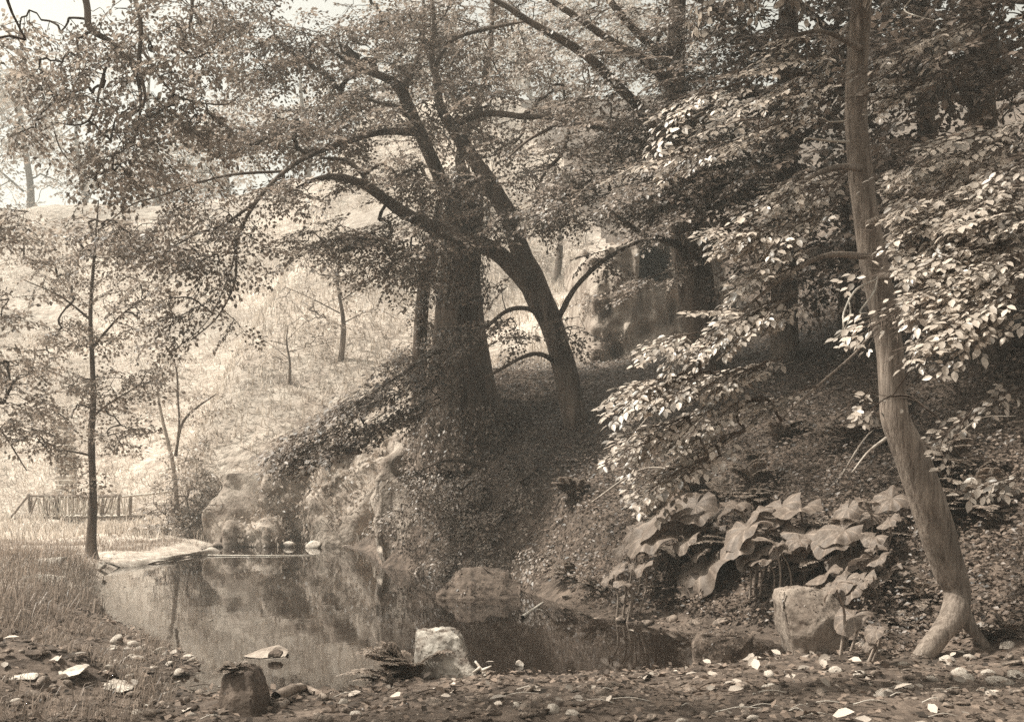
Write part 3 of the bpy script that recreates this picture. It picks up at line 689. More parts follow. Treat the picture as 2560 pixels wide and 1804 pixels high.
spr_w = spray_set(14, 8, 1.3, .15, nside=8, jit=.45, droop=.12)
W = []
for k, (x, yb, d, wpx, lean, lab) in enumerate([(2490, 880, 25, 70, -60, 'pale slanting trunk deep in the wood at the right edge'), (1960, 900, 28, 62, 10, 'broad grey trunk in shadow, between the dark trunk and the near beech'),
                                            (2330, 840, 31, 46, -25, 'thin upright trunk in shadow, just right of the near beech'), (2120, 860, 34, 50, 20, 'faint trunk far back in the wood, left of the near beech top')]):
    b = G(x, yb); d = b[1]
    T = Tree('wood_tree', b, lab, 'tree', M['bark'] if k != 1 else M['bark_beech'], M['shade_leaf'], 'trees in the wood')
    zt = 11 + 2 * k
    T.limb([(b[0], b[1], b[2] - .3, wpx * d / F * .62), (b[0] + lean * .3 * d / F, d, b[2] + 2, wpx * d / F / 2), (b[0] + lean * d / F, d, b[2] + 6, wpx * d / F * .42), (b[0] + lean * 1.6 * d / F, d, b[2] + zt, wpx * d / F * .2)], 12, .08, world=True)
    for q in range(5):
        zz = b[2] + 4 + q * 1.4; sx = (-1) ** q
        T.limb([(b[0] + lean * .9 * d / F, d, zz, .07), (b[0] + sx * 1.5, d - .8, zz + .9, .045), (b[0] + sx * 3.0, d - 1.4, zz + 1.1, .015)], 6, world=True)
    for (x_, y_, rx, ry, n) in [(x, 100, 280, 160, 70), (x - 60, 420, 200, 150, 50), (x + 60, 640, 200, 110, 40), (x, -200, 350, 150, 70)]:
        T.puff(r, x_, y_, rx, ry, d - 1.0, 2.0, n, spr_w, out=(-.4, -.3, -.1), nrm=(-.2, -.45, 1))
    nleaf['W%d' % k] = T.finish(seed=40 + k); W.append(T)

# ------------------------------------------------------------------ near beech at the right
r = R(41)
spr_n = spray_set(15, 12, .62, .085, nside=8, jit=.22, droop=.16, gap=.66)
spr_n2 = spray_set(16, 8, .36, .09, nside=4, jit=.3, droop=.3, gap=.8)
bN = P(2395, 1575, 10.6)
Tree.clear = None
N_ = Tree('beech_tree', bN, 'tall slender beech curving up from the right shore, nearest tree to the viewer', 'tree', M['bark_beech'], M['leaf_near'])
N_.limb([(2270, 1690, 10.2, 40), (2318, 1625, 10.3, 52), (2352, 1582, 10.4, 56), (2382, 1540, 10.5, 66), (2394, 1480, 10.6, 64), (2372, 1420, 10.6, 78), (2330, 1290, 10.55, 86), (2282, 1150, 10.5, 80), (2240, 1050, 10.5, 70), (2232, 980, 10.5, 66), (2222, 860, 10.5, 66), (2200, 740, 10.5, 68),
         (2178, 620, 10.5, 68), (2162, 520, 10.5, 60), (2150, 420, 10.5, 58), (2140, 300, 10.5, 55), (2142, 180, 10.5, 54), (2150, 60, 10.5, 54), (2160, -80, 10.5, 48), (2175, -500, 10.5, 36), (2180, -900, 10.5, 16)], 18, .06, per=7)
# buttress roots
N_.limb([(2390, 1440, 10.65, 50), (2412, 1540, 10.65, 42), (2455, 1600, 10.6, 26), (2520, 1660, 10.5, 12)], 8, name='root')
pale = M['twig_pale']
N_.limb([(2122, 355, 10.4, 6), (2070, 352, 10.3, 6), (2020, 346, 10.2, 5), (2008, 356, 10.15, 2)], 6, 0, name='dead_twig', mat=pale)
N_.limb([(2120, 302, 10.4, 4), (2075, 305, 10.3, 4), (2062, 298, 10.2, 3), (2045, 294, 10.1, 1.5)], 6, 0, name='dead_twig', mat=pale)
N_.limb([(2190, 700, 10.3, 7), (2140, 725, 10.0, 6), (2110, 780, 9.8, 5), (2105, 830, 9.6, 4), (2060, 860, 9.5, 2)], 6, 0, name='dead_twig', mat=pale)
N_.limb([(2122, 745, 9.95, 4), (2125, 790, 9.8, 4), (2100, 845, 9.6, 2)], 6, 0, name='dead_twig', mat=pale)
N_.limb([(2195, 690, 10.3, 5), (2185, 730, 10.1, 5), (2150, 780, 9.9, 4), (2182, 785, 9.9, 3), (2205, 830, 9.9, 2)], 6, 0, name='dead_twig', mat=pale)
N_.limb([(2215, 1095, 10.3, 9), (2170, 1130, 10.1, 6), (2130, 1180, 9.9, 3)], 6, 0, mat=M['bark_light'])
N_.limb([(2285, -10, 10, 4), (2262, 28, 9.8, 4), (2330, 50, 9.6, 2.5), (2345, 52, 9.5, 1.5)], 6, 0, name='dead_twig', mat=pale)
N_.limb([(2160, 640, 10.4, 18), (2060, 640, 9.8, 14), (1950, 700, 9.3, 10), (1830, 800, 9.0, 6), (1760, 860, 8.9, 3)], 7)
N_.limb([(2205, 800, 10.4, 9), (2140, 880, 9.8, 7), (2060, 950, 9.5, 6), (1980, 1020, 9.3, 5), (1930, 1080, 9.2, 3)], 7)
N_.limb([(2150, 420, 10.4, 20), (2080, 420, 9.9, 14), (1980, 470, 9.5, 9), (1860, 560, 9.2, 5)], 7)
N_.limb([(2170, 560, 10.4, 20), (2260, 520, 9.6, 14), (2380, 470, 8.9, 9), (2500, 420, 8.4, 4)], 7)
N_.limb([(2190, 690, 10.4, 20), (2300, 690, 9.4, 14), (2420, 700, 8.6, 9), (2540, 690, 8.1, 4)], 7)
N_.limb([(2145, 240, 10.4, 16), (2240, 200, 9.8, 10), (2330, 220, 9.4, 4)], 7)
N_.limb([(2150, 120, 10.4, 16), (2060, 80, 9.8, 11), (1960, 90, 9.5, 5)], 7)
def nstr(*a, **k): strand(N_, *a, spr_n, rr=r, **k)
# left of the trunk
nstr(2125, 420, 1990, 500, 9.7, 9.2, 10, jx=22, jy=12)
nstr(2100, 500, 1850, 600, 9.6, 9.0, 14, jx=22, jy=18)
nstr(2080, 600, 1890, 690, 9.5, 9.0, 8, jx=18, jy=10)
nstr(2020, 730, 1720, 850, 9.2, 8.8, 19, jx=18, jy=6)
nstr(1960, 765, 1900, 790, 9, 8.9, 4, jx=15, jy=8)
nstr(1960, 900, 1600, 960, 9.2, 8.7, 25, jx=22, jy=7)
nstr(2050, 970, 1850, 1010, 9.3, 9, 5, jx=18, jy=6)
nstr(1790, 1000, 1600, 1110, 9, 8.6, 11, jx=16, jy=6)
nstr(1850, 1070, 1680, 1200, 9.1, 8.7, 13, jx=14, jy=7)
nstr(1840, 1050, 1740, 1090, 9, 8.9, 3, jx=14, jy=8)
nstr(2110, 90, 1950, 190, 9.8, 9.4, 9, jx=25, jy=26)
nstr(2060, 230, 1840, 330, 9.8, 9.2, 9, jx=30, jy=30)
# right of the trunk
nstr(2300, 120, 2200, 170, 9.6, 9.2, 6, jx=14, jy=10)
nstr(2480, 40, 2380, 70, 9.2, 9, 5, jx=14, jy=10)
nstr(2340, 190, 2200, 250, 9.6, 9.3, 9, jx=16, jy=14)
nstr(2560, 350, 2240, 460, 8.6, 9.2, 20, jx=24, jy=18)
nstr(2600, 420, 2280, 560, 8.2, 8.6, 22, jx=30, jy=26)
nstr(2600, 540, 2300, 660, 7.9, 8.5, 22, jx=30, jy=24)
nstr(2600, 650, 2260, 760, 7.8, 8.3, 22, jx=30, jy=20)
nstr(2600, 740, 2340, 830, 7.6, 8.0, 13, jx=26, jy=14)
nstr(2600, 300, 2420, 360, 8.4, 8.8, 8, jx=20, jy=12)
nstr(2620, 600, 2330, 640, 7.9, 8.3, 10, jx=30, jy=10)
nstr(2620, 480, 2330, 530, 8.0, 8.4, 12, jx=30, jy=12)
nstr(2560, 690, 2260, 735, 7.7, 8.2, 12, jx=20, jy=8)
nstr(1900, 330, 1650, 400, 9.8, 9.4, 7, jx=20, jy=10)
nstr(1930, 180, 1720, 260, 10, 9.6, 8, jx=30, jy=16)
nstr(2040, 540, 1880, 590, 9.4, 9.0, 8, jx=20, jy=8)
for (x, y) in [(2230, 990), (2290, 1000), (2370, 1080), (2420, 1040), (2380, 1110), (2560, 960), (2460, 1020), (2530, 980), (2550, 1180), (2540, 1200), (2520, 1190), (2200, 1000)]:
    N_.at(P(x, y, 8.4 + r.normal(0, .2)), np.array([-.8, -.3, -.3]) + r.normal(0, .2, 3), np.array([-.3, -.8, .6]) + r.normal(0, .2, 3), r.uniform(.7, 1), spr_n2)
# crown above the frame, added to shade the slope
for a in [(2250, -350, 500, 250, 9.8, 2.0, 130), (1800, -200, 250, 120, 10.5, 1.5, 40)]:
    N_.puff(r, *a, spray_set(17, 6, 1.0, .11, nside=9, jit=.3), out=(-.3, -.3, 0))
N_.clear = ([0, 180, 300, 520, 620, 740, 860, 1050, 1150], [2146, 2140, 2138, 2162, 2180, 2200, 2224, 2240, 2282])
nleaf['N'] = N_.finish(LEAF6, near_leaves=300, seed=7, side_twigs=True, r0=.0028, maxr=.03, rmin=.0025)

# ------------------------------------------------------------------ left: trees along the stream
r = R(51)
spr_l = spray_set(18, 8, .7, .095, nside=7, jit=.6, droop=.2)
bS = G(230, 1392)
S_ = Tree('sapling', bS, 'thin straight young tree on the left bank in front of the footbridge', 'tree', M['bark'], M['leaf_left'])
dS = bS[1]
S_.limb([(229, 1402, dS, 40), (228, 1350, dS, 26), (233, 1250, dS, 19), (228, 1100, dS, 17), (233, 1000, dS, 14), (230, 890, dS, 12), (226, 780, dS, 10), (234, 660, dS, 8), (242, 560, dS, 5), (246, 500, dS, 3)], 9, .08)
S_.limb([(234, 1140, dS, 7), (190, 1130, dS - .3, 5), (120, 1120, dS - .5, 2)], 5); S_.limb([(232, 1040, dS, 8), (270, 1010, dS - .3, 5), (350, 960, dS - .6, 2)], 5)
S_.limb([(230, 870, dS, 7), (300, 790, dS - .3, 5), (370, 740, dS - .6, 2)], 5); S_.limb([(228, 800, dS, 7), (150, 740, dS - .3, 5), (60, 700, dS - .6, 2)], 5)
for a in [(240, 600, 140, 70, dS, .8, 40), (150, 690, 110, 70, dS, .8, 30), (320, 730, 90, 70, dS, .8, 26), (230, 820, 130, 50, dS, .8, 30), (130, 900, 90, 60, dS, .7, 22), (320, 960, 100, 50, dS - .2, .6, 26), (110, 1040, 80, 40, dS - .2, .5, 14), (290, 1090, 80, 40, dS - .2, .5, 14),
          (180, 1150, 60, 25, dS - .2, .3, 8), (70, 620, 80, 60, dS, .6, 20), (340, 560, 80, 50, dS, .6, 16), (190, 1210, 40, 40, dS - .2, .3, 6), (210, 990, 90, 50, dS, .5, 14)]:
    S_.puff(r, *a, spr_l, jit=.6)
nleaf['S'] = S_.finish(seed=8)
E = Tree('edge_tree', (-10.6, 18.5, Hz(-10.6, 18.5)), 'leafy branches hanging in from beyond the left edge above the grass', 'tree', M['bark'], M['leaf_left'])
zb = Hz(-10.6, 18.5)
E.limb([(-10.6, 18.5, zb - .2, .17), (-10.55, 18.4, zb + 2, .13), (-10.3, 18.3, zb + 4.5, .1), (-10.2, 18.2, zb + 7, .04)], 9, world=True)
E.limb([(-10.5, 18.4, zb + 2.5, .06), (-9.6, 18.1, zb + 3, .04), (-8.6, 17.9, zb + 2.4, .02), (-8.0, 17.8, zb + 1.6, .01)], 6, world=True)
for a in [(30, 920, 60, 70, 18, .6, 22), (50, 1040, 60, 60, 18, .5, 20), (90, 1110, 40, 30, 18, .4, 8), (20, 560, 70, 50, 18.2, .6, 18), (30, 780, 60, 60, 18.2, .6, 12), (-150, 800, 150, 250, 18.5, 1, 60)]:
    E.puff(r, *a, spr_l, jit=.6)
nleaf['E'] = E.finish(seed=9)
# overhanging tree, upper left
Cx = Tree('overhanging_tree', (-11.2, 16.0, Hz(-11.2, 16.0)), 'tree whose bare forked limbs and leaves hang down in the upper left corner', 'tree', M['bark'], M['leaf_left'])
zb = Hz(-11.2, 16.0)
Cx.limb([(-11.2, 16, zb - .2, .3), (-11, 16, zb + 3, .24), (-10.2, 16, zb + 7, .2), (-8.6, 16, zb + 9.6, .14), (-7, 16, zb + 10.6, .09), (-5.6, 16, zb + 10.8, .05)], 12, world=True)
Cx.limb([(190, -260, 16, 26), (205, -60, 16, 20), (218, 20, 16, 18), (226, 72, 16, 17), (285, 112, 15.9, 14), (338, 180, 15.8, 11), (352, 260, 15.7, 8), (340, 330, 15.6, 4)], 8)
Cx.limb([(285, 112, 15.9, 8), (255, 200, 15.7, 7), (235, 280, 15.5, 6), (200, 312, 15.4, 5), (135, 306, 15.3, 3)], 6)
Cx.limb([(300, -260, 16, 18), (330, -40, 16, 12), (352, 60, 15.9, 11), (348, 160, 15.8, 10), (362, 250, 15.7, 7), (320, 300, 15.6, 3)], 7)
Cx.limb([(352, 120, 15.8, 7), (420, 220, 15.7, 6), (470, 250, 15.6, 5), (560, 262, 15.5, 4), (600, 240, 15.4, 2)], 6)
Cx.limb([(470, -260, 16.2, 14), (480, -20, 16.1, 10), (475, 60, 16, 8), (450, 120, 15.9, 4)], 6)
Cx.limb([(130, 306, 15.3, 3.5), (150, 370, 15.3, 3), (190, 420, 15.3, 2.5), (235, 450, 15.3, 1.5)], 5)
spr_u = spray_set(19, 8, .7, .095, nside=7, jit=.55, droop=.25)
for a in [(270, 110, 130, 60, 16, .8, 22), (150, 210, 110, 80, 15.8, .7, 24), (300, 250, 140, 80, 15.8, .8, 36), (450, 110, 140, 90, 16, .8, 34), (330, 370, 110, 60, 15.6, .6, 26), (270, 440, 80, 40, 15.5, .5, 12), (440, 300, 110, 60, 15.7, .6, 22), (480, 230, 100, 60, 15.6, .6, 16), (90, 90, 110, 70, 16, .7, 20), (60, 300, 80, 70, 16, .6, 12), (380, 20, 150, 60, 16, .7, 18), (300, -200, 350, 130, 16, 1.2, 60)]:
    Cx.puff(r, *a, spr_u, jit=.6, out=(-.1, -.2, -.3))
nleaf['C'] = Cx.finish(seed=10)
NL = Tree('shade_tree', (-6.6, 7.6, Hz(-6.6, 7.6)), 'tree added outside the left edge to shade the near shore, a few leaves hanging into view', 'tree', M['bark'], M['leaf_left'])
zb = Hz(-6.6, 7.6)  # added tree: its crown out of frame shades the near shore
NL.limb([(-6.6, 7.6, zb - .2, .26), (-6.5, 7.6, zb + 2.5, .2), (-6.0, 7.7, zb + 5, .16), (-5.2, 7.8, zb + 7.5, .12), (-4.4, 8, zb + 10, .05)], 12, world=True)
NL.limb([(-6.0, 7.7, zb + 5, .1), (-4.6, 8.4, zb + 6.4, .07), (-3.6, 9, zb + 7.0, .02)], 8, world=True)
NL.limb([(-5.2, 7.8, zb + 7.5, .08), (-3.6, 7.6, zb + 8.6, .02)], 8, world=True)
NL.limb([(-6.1, 7.7, zb + 4.6, .07), (-5.4, 8.6, zb + 5.6, .04), (-4.4, 9.4, zb + 5.9, .012)], 7, world=True)
spr_k = spray_set(25, 6, .9, .10, nside=9, jit=.5)
for c0, c1, n in [((-4.6, 7.6, 7.4), (1.4, 1.2, .7), 100), ((-5.2, 7.2, 9.4), (1.4, 1.4, .9), 80), ((-5.2, 9.6, 6.0), (.6, .6, .5), 14)]:
    for _ in range(n):
        NL.at(np.array(c0) + r.normal(0, .6, 3) * np.array(c1), r.normal(0, 1, 3) * np.array([1, 1, .3]), np.array([0, 0, 1]) + r.normal(0, .35, 3), r.uniform(.7, 1.1), spr_k)
nleaf['NL'] = NL.finish(seed=13)
# pale forked sapling beside the pond's far corner
b = G(440, 1310); d = b[1]
Q = Tree('sapling', b, 'small pale-stemmed forked sapling at the far pond corner, right of the footbridge', 'tree', M['bark_light'], M['leaf_far'])
Q.limb([(445, 1325, d, 16), (440, 1240, d, 13), (432, 1160, d, 11), (415, 1085, d, 9), (398, 1010, d, 7), (392, 950, d, 4)], 8)
Q.limb([(438, 1140, d, 8), (455, 1060, d, 7), (490, 1020, d, 6), (540, 985, d, 3)], 6, mat=M['bark']); Q.limb([(445, 1000, d, 5), (442, 930, d, 5), (430, 890, d, 2)], 5, mat=M['bark'])
Q.limb([(440, 1140, d, 8), (448, 1060, d, 6), (445, 1000, d, 5)], 5, mat=M['bark'])
spr_q = spray_set(20, 6, .8, .11, nside=6, jit=.6)
for a in [(400, 1000, 70, 60, d, .8, 14), (470, 1150, 70, 50, d, .8, 14), (420, 1230, 50, 60, d - .2, .6, 14), (520, 1010, 60, 40, d, .6, 8), (430, 910, 50, 40, d, .6, 6), (460, 1290, 60, 30, d - .4, .6, 14)]:
    Q.puff(r, *a, spr_q, jit=.6)
nleaf['Q'] = Q.finish(seed=11)

# ------------------------------------------------------------------ bushes on the hillside and far trees on the crest
r = R(61)
def bush(name, px, py, h, wd, n, lab, cat, leafm, L=1.2, leaf=.16, seed=1, grp=None, trunk=.06, low=.12, dpt=None):
    b = G(px, py)
    if dpt is not None: b = np.array([(px - CX) / F * dpt, dpt, Hz((px - CX) / F * dpt, dpt)])
    T = Tree(name, b, lab, cat, M['bark'], leafm, grp)
    T.limb([(b[0], b[1], b[2] - .3, trunk * h / 3 * 1.5), (b[0] + .03 * h, b[1], b[2] + h * .3, trunk * h / 3), (b[0] - .02 * h, b[1], b[2] + h * .65, trunk * h / 5), (b[0], b[1], b[2] + h * .92, .02)], 8, world=True)
    for q in range(5):
        a = q * 2.4 + seed; z = b[2] + h * (.3 + .1 * q)
        T.limb([(b[0], b[1], z, trunk * h / 9), (b[0] + wd * .25 * math.cos(a), b[1] + wd * .25 * math.sin(a), z + h * .12, trunk * h / 13), (b[0] + wd * .45 * math.cos(a), b[1] + wd * .45 * math.sin(a), z + h * .2, .012)], 5, world=True)
    ts = spray_set(70 + seed, 6, L, leaf, nside=6, jit=.6)
    nb = 7
    for q in range(nb):
        a = r.uniform(0, 6.28); zz = b[2] + h * r.uniform(low + .15, .9); sp = math.sin(math.pi * min(1, (zz - b[2]) / h) ** .8) + .2
        cx, cy = b[0] + wd * .35 * sp * math.cos(a), b[1] + wd * .35 * sp * math.sin(a)
        for _ in range(n // nb):
            v = r.normal(0, 1, 3); v /= np.linalg.norm(v); v *= r.uniform(.2, 1) ** .5
            o = np.array([cx + v[0] * wd * .28, cy + v[1] * wd * .28, zz + v[2] * h * .14])
            T.at(o, np.array([v[0], v[1], v[2] * .3 - .1]) + r.normal(0, .4, 3), np.array([0, -.2, 1]) + r.normal(0, .4, 3), r.uniform(.7, 1.2), ts)
    nleaf[name + str(seed)] = T.finish(seed=seed, r0=.01, maxr=.1)
bush('hillside_bush', 850, 900, 4.2, 4.2, 36, 'loose twiggy bush on the meadow slope, left of the thick trunk', 'bush', M['leaf_far'], seed=1)
bush('hillside_bush', 720, 960, 2.2, 3.6, 16, 'low spreading bush on the slope above the pond, left of the taller bush', 'bush', M['leaf_far'], .9, .12, seed=2)
bush('hillside_bush', 1390, 700, 6, 5, 80, 'pale bush on the slope seen between the leaning tree and the cliff', 'bush', M['leaf_far'], seed=3)
bush('bank_bush', 470, 1340, 1.3, 2.2, 40, 'dark low bush at the water edge beneath the pale forked sapling', 'bush', M['leaf_under'], .6, .09, seed=4)
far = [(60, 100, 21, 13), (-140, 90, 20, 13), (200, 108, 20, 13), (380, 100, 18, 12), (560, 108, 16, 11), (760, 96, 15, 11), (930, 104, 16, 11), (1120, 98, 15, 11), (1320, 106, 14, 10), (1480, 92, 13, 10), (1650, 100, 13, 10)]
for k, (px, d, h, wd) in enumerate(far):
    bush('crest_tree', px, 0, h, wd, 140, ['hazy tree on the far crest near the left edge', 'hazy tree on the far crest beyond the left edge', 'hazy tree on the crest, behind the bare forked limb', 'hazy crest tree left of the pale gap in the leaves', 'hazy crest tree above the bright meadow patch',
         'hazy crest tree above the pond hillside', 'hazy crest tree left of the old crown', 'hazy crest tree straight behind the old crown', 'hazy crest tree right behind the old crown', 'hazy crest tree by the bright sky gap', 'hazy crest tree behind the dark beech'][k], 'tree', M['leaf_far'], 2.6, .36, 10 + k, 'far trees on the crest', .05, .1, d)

# ------------------------------------------------------------------ boulders and stones
def boulder(name, front, d0, d1, lab, mat, amp=.05, scale=3, seed=0, bevel=.03, shrink=.8, dx=0.0, cat='boulder', smooth=True, moss=None):
    if d0 is None: d0 = G(np.mean([q[0] for q in front]), max(q[1] for q in front))[1] - .02
    V, Fc = hull_rock(px_hull(front, d0, dx, d1, shrink), amp, scale, seed, 5, bevel)
    o = solid(name, V, Fc, mat, lab, cat, None, smooth)
    if moss:
        v2, f2 = ivy_on(V, Fc, moss[0], moss[1], R(seed), moss[1] * .6, lambda p, n: (n[:, 2] > moss[2]) & (p[:, 2] > .03) & (fbm(p, 5, 2, seed) > -.1)); obj('moss', v2, f2, M['leaf_under'], o, kind='stuff')
    return o, V, Fc
st, Vs, Fs = boulder('standing_stone', [(1030, 1725, 0), (1036, 1612, .04), (1044, 1580, .16), (1082, 1578, .30), (1120, 1574, .34), (1142, 1592, .2), (1166, 1640, .06), (1186, 1690, -.02), (1196, 1725, 0), (1075, 1725, -.12), (1062, 1640, -.05)], 9.95, .32,
        'wedge-shaped pale stone standing at the near water edge with ferns on its left', M['wedge_rock'], .045, 4, 3, .008, .9, moss=(500, .025, .5))
boulder('dark_boulder', [(548, 1860, .1), (546, 1735, .06), (552, 1690, .12), (575, 1668, .2), (606, 1660, .24), (634, 1668, .22), (652, 1704, .14), (664, 1750, .08), (666, 1860, .1), (575, 1745, -.06), (580, 1860, -.1), (632, 1745, -.06), (635, 1860, -.1), (592, 1684, .04), (625, 1686, .04)], 7.85, .3,
        'dark rounded boulder at the bottom left of the shore with a tuft on top', M['rock_dark'], .016, 4, 4, .012, moss=(900, .025, .3))
boulder('mossy_boulder', [(1098, 1512, 0), (1097, 1492, 0), (1128, 1455, .2), (1150, 1428, .4), (1205, 1420, .5), (1262, 1436, .5), (1304, 1456, .4), (1310, 1490, .1), (1290, 1520, -.2), (1200, 1525, -.4), (1180, 1480, -.15)], 17.0, 1.0,
        'low mossy pyramid boulder mirrored in the pond below the outcrop', M['moss_rock'], .09, 2.2, 5, .05, moss=(1400, .05, .4))
boulder('square_stone', [(1732, 1690, 0), (1738, 1612, 0), (1750, 1592, .1), (1800, 1588, .2), (1830, 1578, .25), (1880, 1590, .2), (1888, 1690, 0), (1800, 1690, -.15)], 10.7, .4,
        'squarish rough stone at the near right corner of the pond', M['moss_rock'], .045, 4, 6, .02, moss=(2200, .03, .35))
boulder('shore_boulder', [(1990, 1665, 0), (1972, 1560, .0), (1955, 1500, .05), (1962, 1474, .15), (2010, 1468, .3), (2070, 1480, .3), (2115, 1530, .2), (2120, 1665, 0), (2040, 1560, -.15), (2030, 1665, -.1)], 11.1, .7,
        'grey undercut boulder on the right shore beneath the big leaves', M['rock'], .05, 2.2, 7, .05, moss=(1500, .03, .6))
boulder('flat_rock', [(606, 1640, 0), (640, 1628, .1), (690, 1616, .25), (720, 1632, .1), (712, 1643, 0), (650, 1645, -.1)], 11.3, .25,
        'flat pale rock awash in the pond, left of centre', M['rock_bank'], .012, 6, 8, .01, cat='rock')
boulder('dark_stone', [(668, 1644, 0), (670, 1630, 0), (690, 1624, .04), (706, 1632, 0), (700, 1644, -.03)], 11.1, .12, 'small dark stone resting on the flat rock in the pond', M['rock_dark'], .01, 9, 9, .01, cat='stone')
boulder('white_stone', [(1288, 1662, 0), (1290, 1652, 0), (1298, 1649, .02), (1312, 1660, 0), (1308, 1668, -.02)], 10.75, .06, 'small white stone alone in the dark water right of the wedge stone', M['stone_pale'], .006, 12, 10, .006, cat='stone')
boulder('pale_slab', [(-60, 1702, 0), (-60, 1684, .1), (60, 1678, .2), (92, 1684, .1), (88, 1698, 0)], None, .25, 'long pale slab on the turf edge at the bottom left corner', M['rock_pale'], .012, 6, 11, .01, cat='slab')
boulder('pale_slab', [(125, 1694, 0), (132, 1682, .05), (196, 1664, .15), (218, 1666, .1), (200, 1684, 0), (150, 1697, -.05)], None, .14, 'pale tapering slab lying on the near left turf hump', M['rock_pale'], .012, 7, 12, .008, cat='slab')
boulder('pale_slab', [(254, 1722, 0), (262, 1704, .05), (300, 1708, .1), (332, 1722, .05), (300, 1732, -.03)], None, .15, 'pale slab on the right flank of the near left turf hump', M['rock_pale'], .012, 7, 13, .008, cat='slab')
boulder('bank_slab', [(72, 1410, 0), (75, 1398, .05), (115, 1402, .1), (160, 1392, .1), (150, 1406, 0), (110, 1414, -.1)], None, .3, 'pale flat rock in the grass of the left bank, behind another', M['rock_pale'], .02, 4, 14, .015, cat='rock')
boulder('bank_slab', [(46, 1452, 0), (50, 1438, .05), (90, 1436, .1), (160, 1446, .1), (140, 1458, 0)], None, .3, 'pale flat rock in the grass of the left bank, nearer one', M['rock_pale'], .02, 4, 15, .015, cat='rock')
boulder('bank_stone', [(220, 1422, 0), (226, 1408, .05), (250, 1404, .1), (258, 1414, .05), (252, 1424, 0)], None, .3, 'rounded pale stone by the foot of the thin young tree', M['stone_pale'], .02, 4, 16, .015, cat='stone')
WLS = [(655, 1366, .24, 'pale stone left of the others along the far waterline'), (722, 1366, .3, 'pale flat stone in the middle of the far waterline'), (786, 1368, .3, 'pale tilted stone right along the far waterline'), (548, 1366, .34, 'dark stone at the far pond corner')]

# gravel bar at the far left water edge
cl_ = catmull([P(x, y, CH * F / (y - HY)) for x, y in [(245, 1424), (300, 1417), (380, 1408), (450, 1398), (505, 1386), (520, 1376)]], 10)
wd = np.interp(np.linspace(0, 1, len(cl_)), [0, .2, .6, .9, 1], [.2, .7, .95, .7, .1])
rows = []
for q in np.linspace(-1, 1, 13):
    rows.append(cl_ + np.array([0.1, 1.0, 0]) * (q * wd)[:, None] + np.array([0, 0, 1]) * ((.13 * (1 - q * q)) * np.minimum(1, wd * 2) - .02)[:, None])
V = np.stack(rows, 1).reshape(-1, 3) + np.array([0, .35, 0]); V[:, 2] += fbm(V, 4, 3, 6) * .015
V[:, 2] = np.maximum(V[:, 2], np.maximum(terrain(V[:, 0], V[:, 1]), -.03) + .02); BAR = cl_
nc_ = 13; i = (np.arange(len(cl_) - 1)[:, None] * nc_ + np.arange(nc_ - 1)[None]).ravel()
o = link('gravel_bar', mesh('gravel_bar', V, np.stack([i, i + nc_, i + nc_ + 1, i + 1], 1), M['stone_pale'], True)); o['kind'] = 'structure'

# loose stones of the shore: a few shared shapes, each stone its own object
r = R(71)
def pebble(seed, sub=2, flat=.55):
    bm = bmesh.new(); bmesh.ops.create_icosphere(bm, subdivisions=sub, radius=1)
    V = np.array([v.co[:] for v in bm.verts]); bm.faces.ensure_lookup_table(); Fc = np.array([[v.index for v in f.verts] for f in bm.faces]); bm.free()
    rr = R(seed)
    for _ in range(7):
        n = rr.normal(0, 1, 3); n /= np.linalg.norm(n); lim = rr.uniform(.45, .85); dd = V @ n; V = V - n * np.maximum(dd - lim, 0)[:, None]
    V = V * (1 + .12 * fbm(V, 1.5, 2, seed))[:, None]
    return V * np.array([1, rr.uniform(.6, .95), flat * rr.uniform(.6, 1.2)]), Fc
peb = [mesh('stone', *pebble(k), M['stone']) for k in range(6)]
pebp = [mesh('pale_stone', *pebble(30 + k), M['stone_pale']) for k in range(4)]
def put_stone(x, y, s, pale, lab, grp, name):
    z = Hz(x, y)
    o = link(name, (pebp if pale else peb)[r.integers(4 if pale else 6)]); o.location = (x, y, z + s * .12)
    o.rotation_euler = (r.normal(0, .25), r.normal(0, .25), r.uniform(0, 6.28)); o.scale = (s, s, s); tag(o, lab, 'stone', grp)
for px, py, s, lab in [(2220, 1590, .14, 'large pale rounded stone between the undercut boulder and the beech root'), (2370, 1655, .10, 'pale stone below the beech foot, left of a pair'), (2425, 1648, .08, 'small pale stone below the beech foot, right of a pair'),
        (2150, 1692, .10, 'pale upturned stone on the shore in front of the undercut boulder'), (2330, 1702, .07, 'small pale stone midway between beech foot and bottom edge'), (2470, 1690, .08, 'pale stone just left of the cluster at the right edge'),
        (2500, 1712, .12, 'big pale stone in the cluster at the right edge, nearer one'), (2545, 1700, .12, 'big pale stone cut by the right edge of the shore'), (2260, 1665, .08, 'pale stone on the shore left of the beech foot'),
        (1925, 1692, .09, 'lone pale stone right of the squarish stone'), (2400, 1685, .09, 'pale stone between beech foot and the right edge cluster'), (2300, 1640, .06, 'smallest pale stone near the beech root'), (2090, 1680, .08, 'pale stone at the foot of the undercut boulder'),
        (2520, 1620, .1, 'pale stone under the fern at the right edge'), (2210, 1740, .1, 'pale stone low on the right shore near the bottom edge'), (2420, 1700, .08, 'flat pale stone in front of the beech foot stones')]:
    p = G(px, py); put_stone(p[0], p[1], s, True, lab, 'pale stones of the right shore', 'pale_stone')
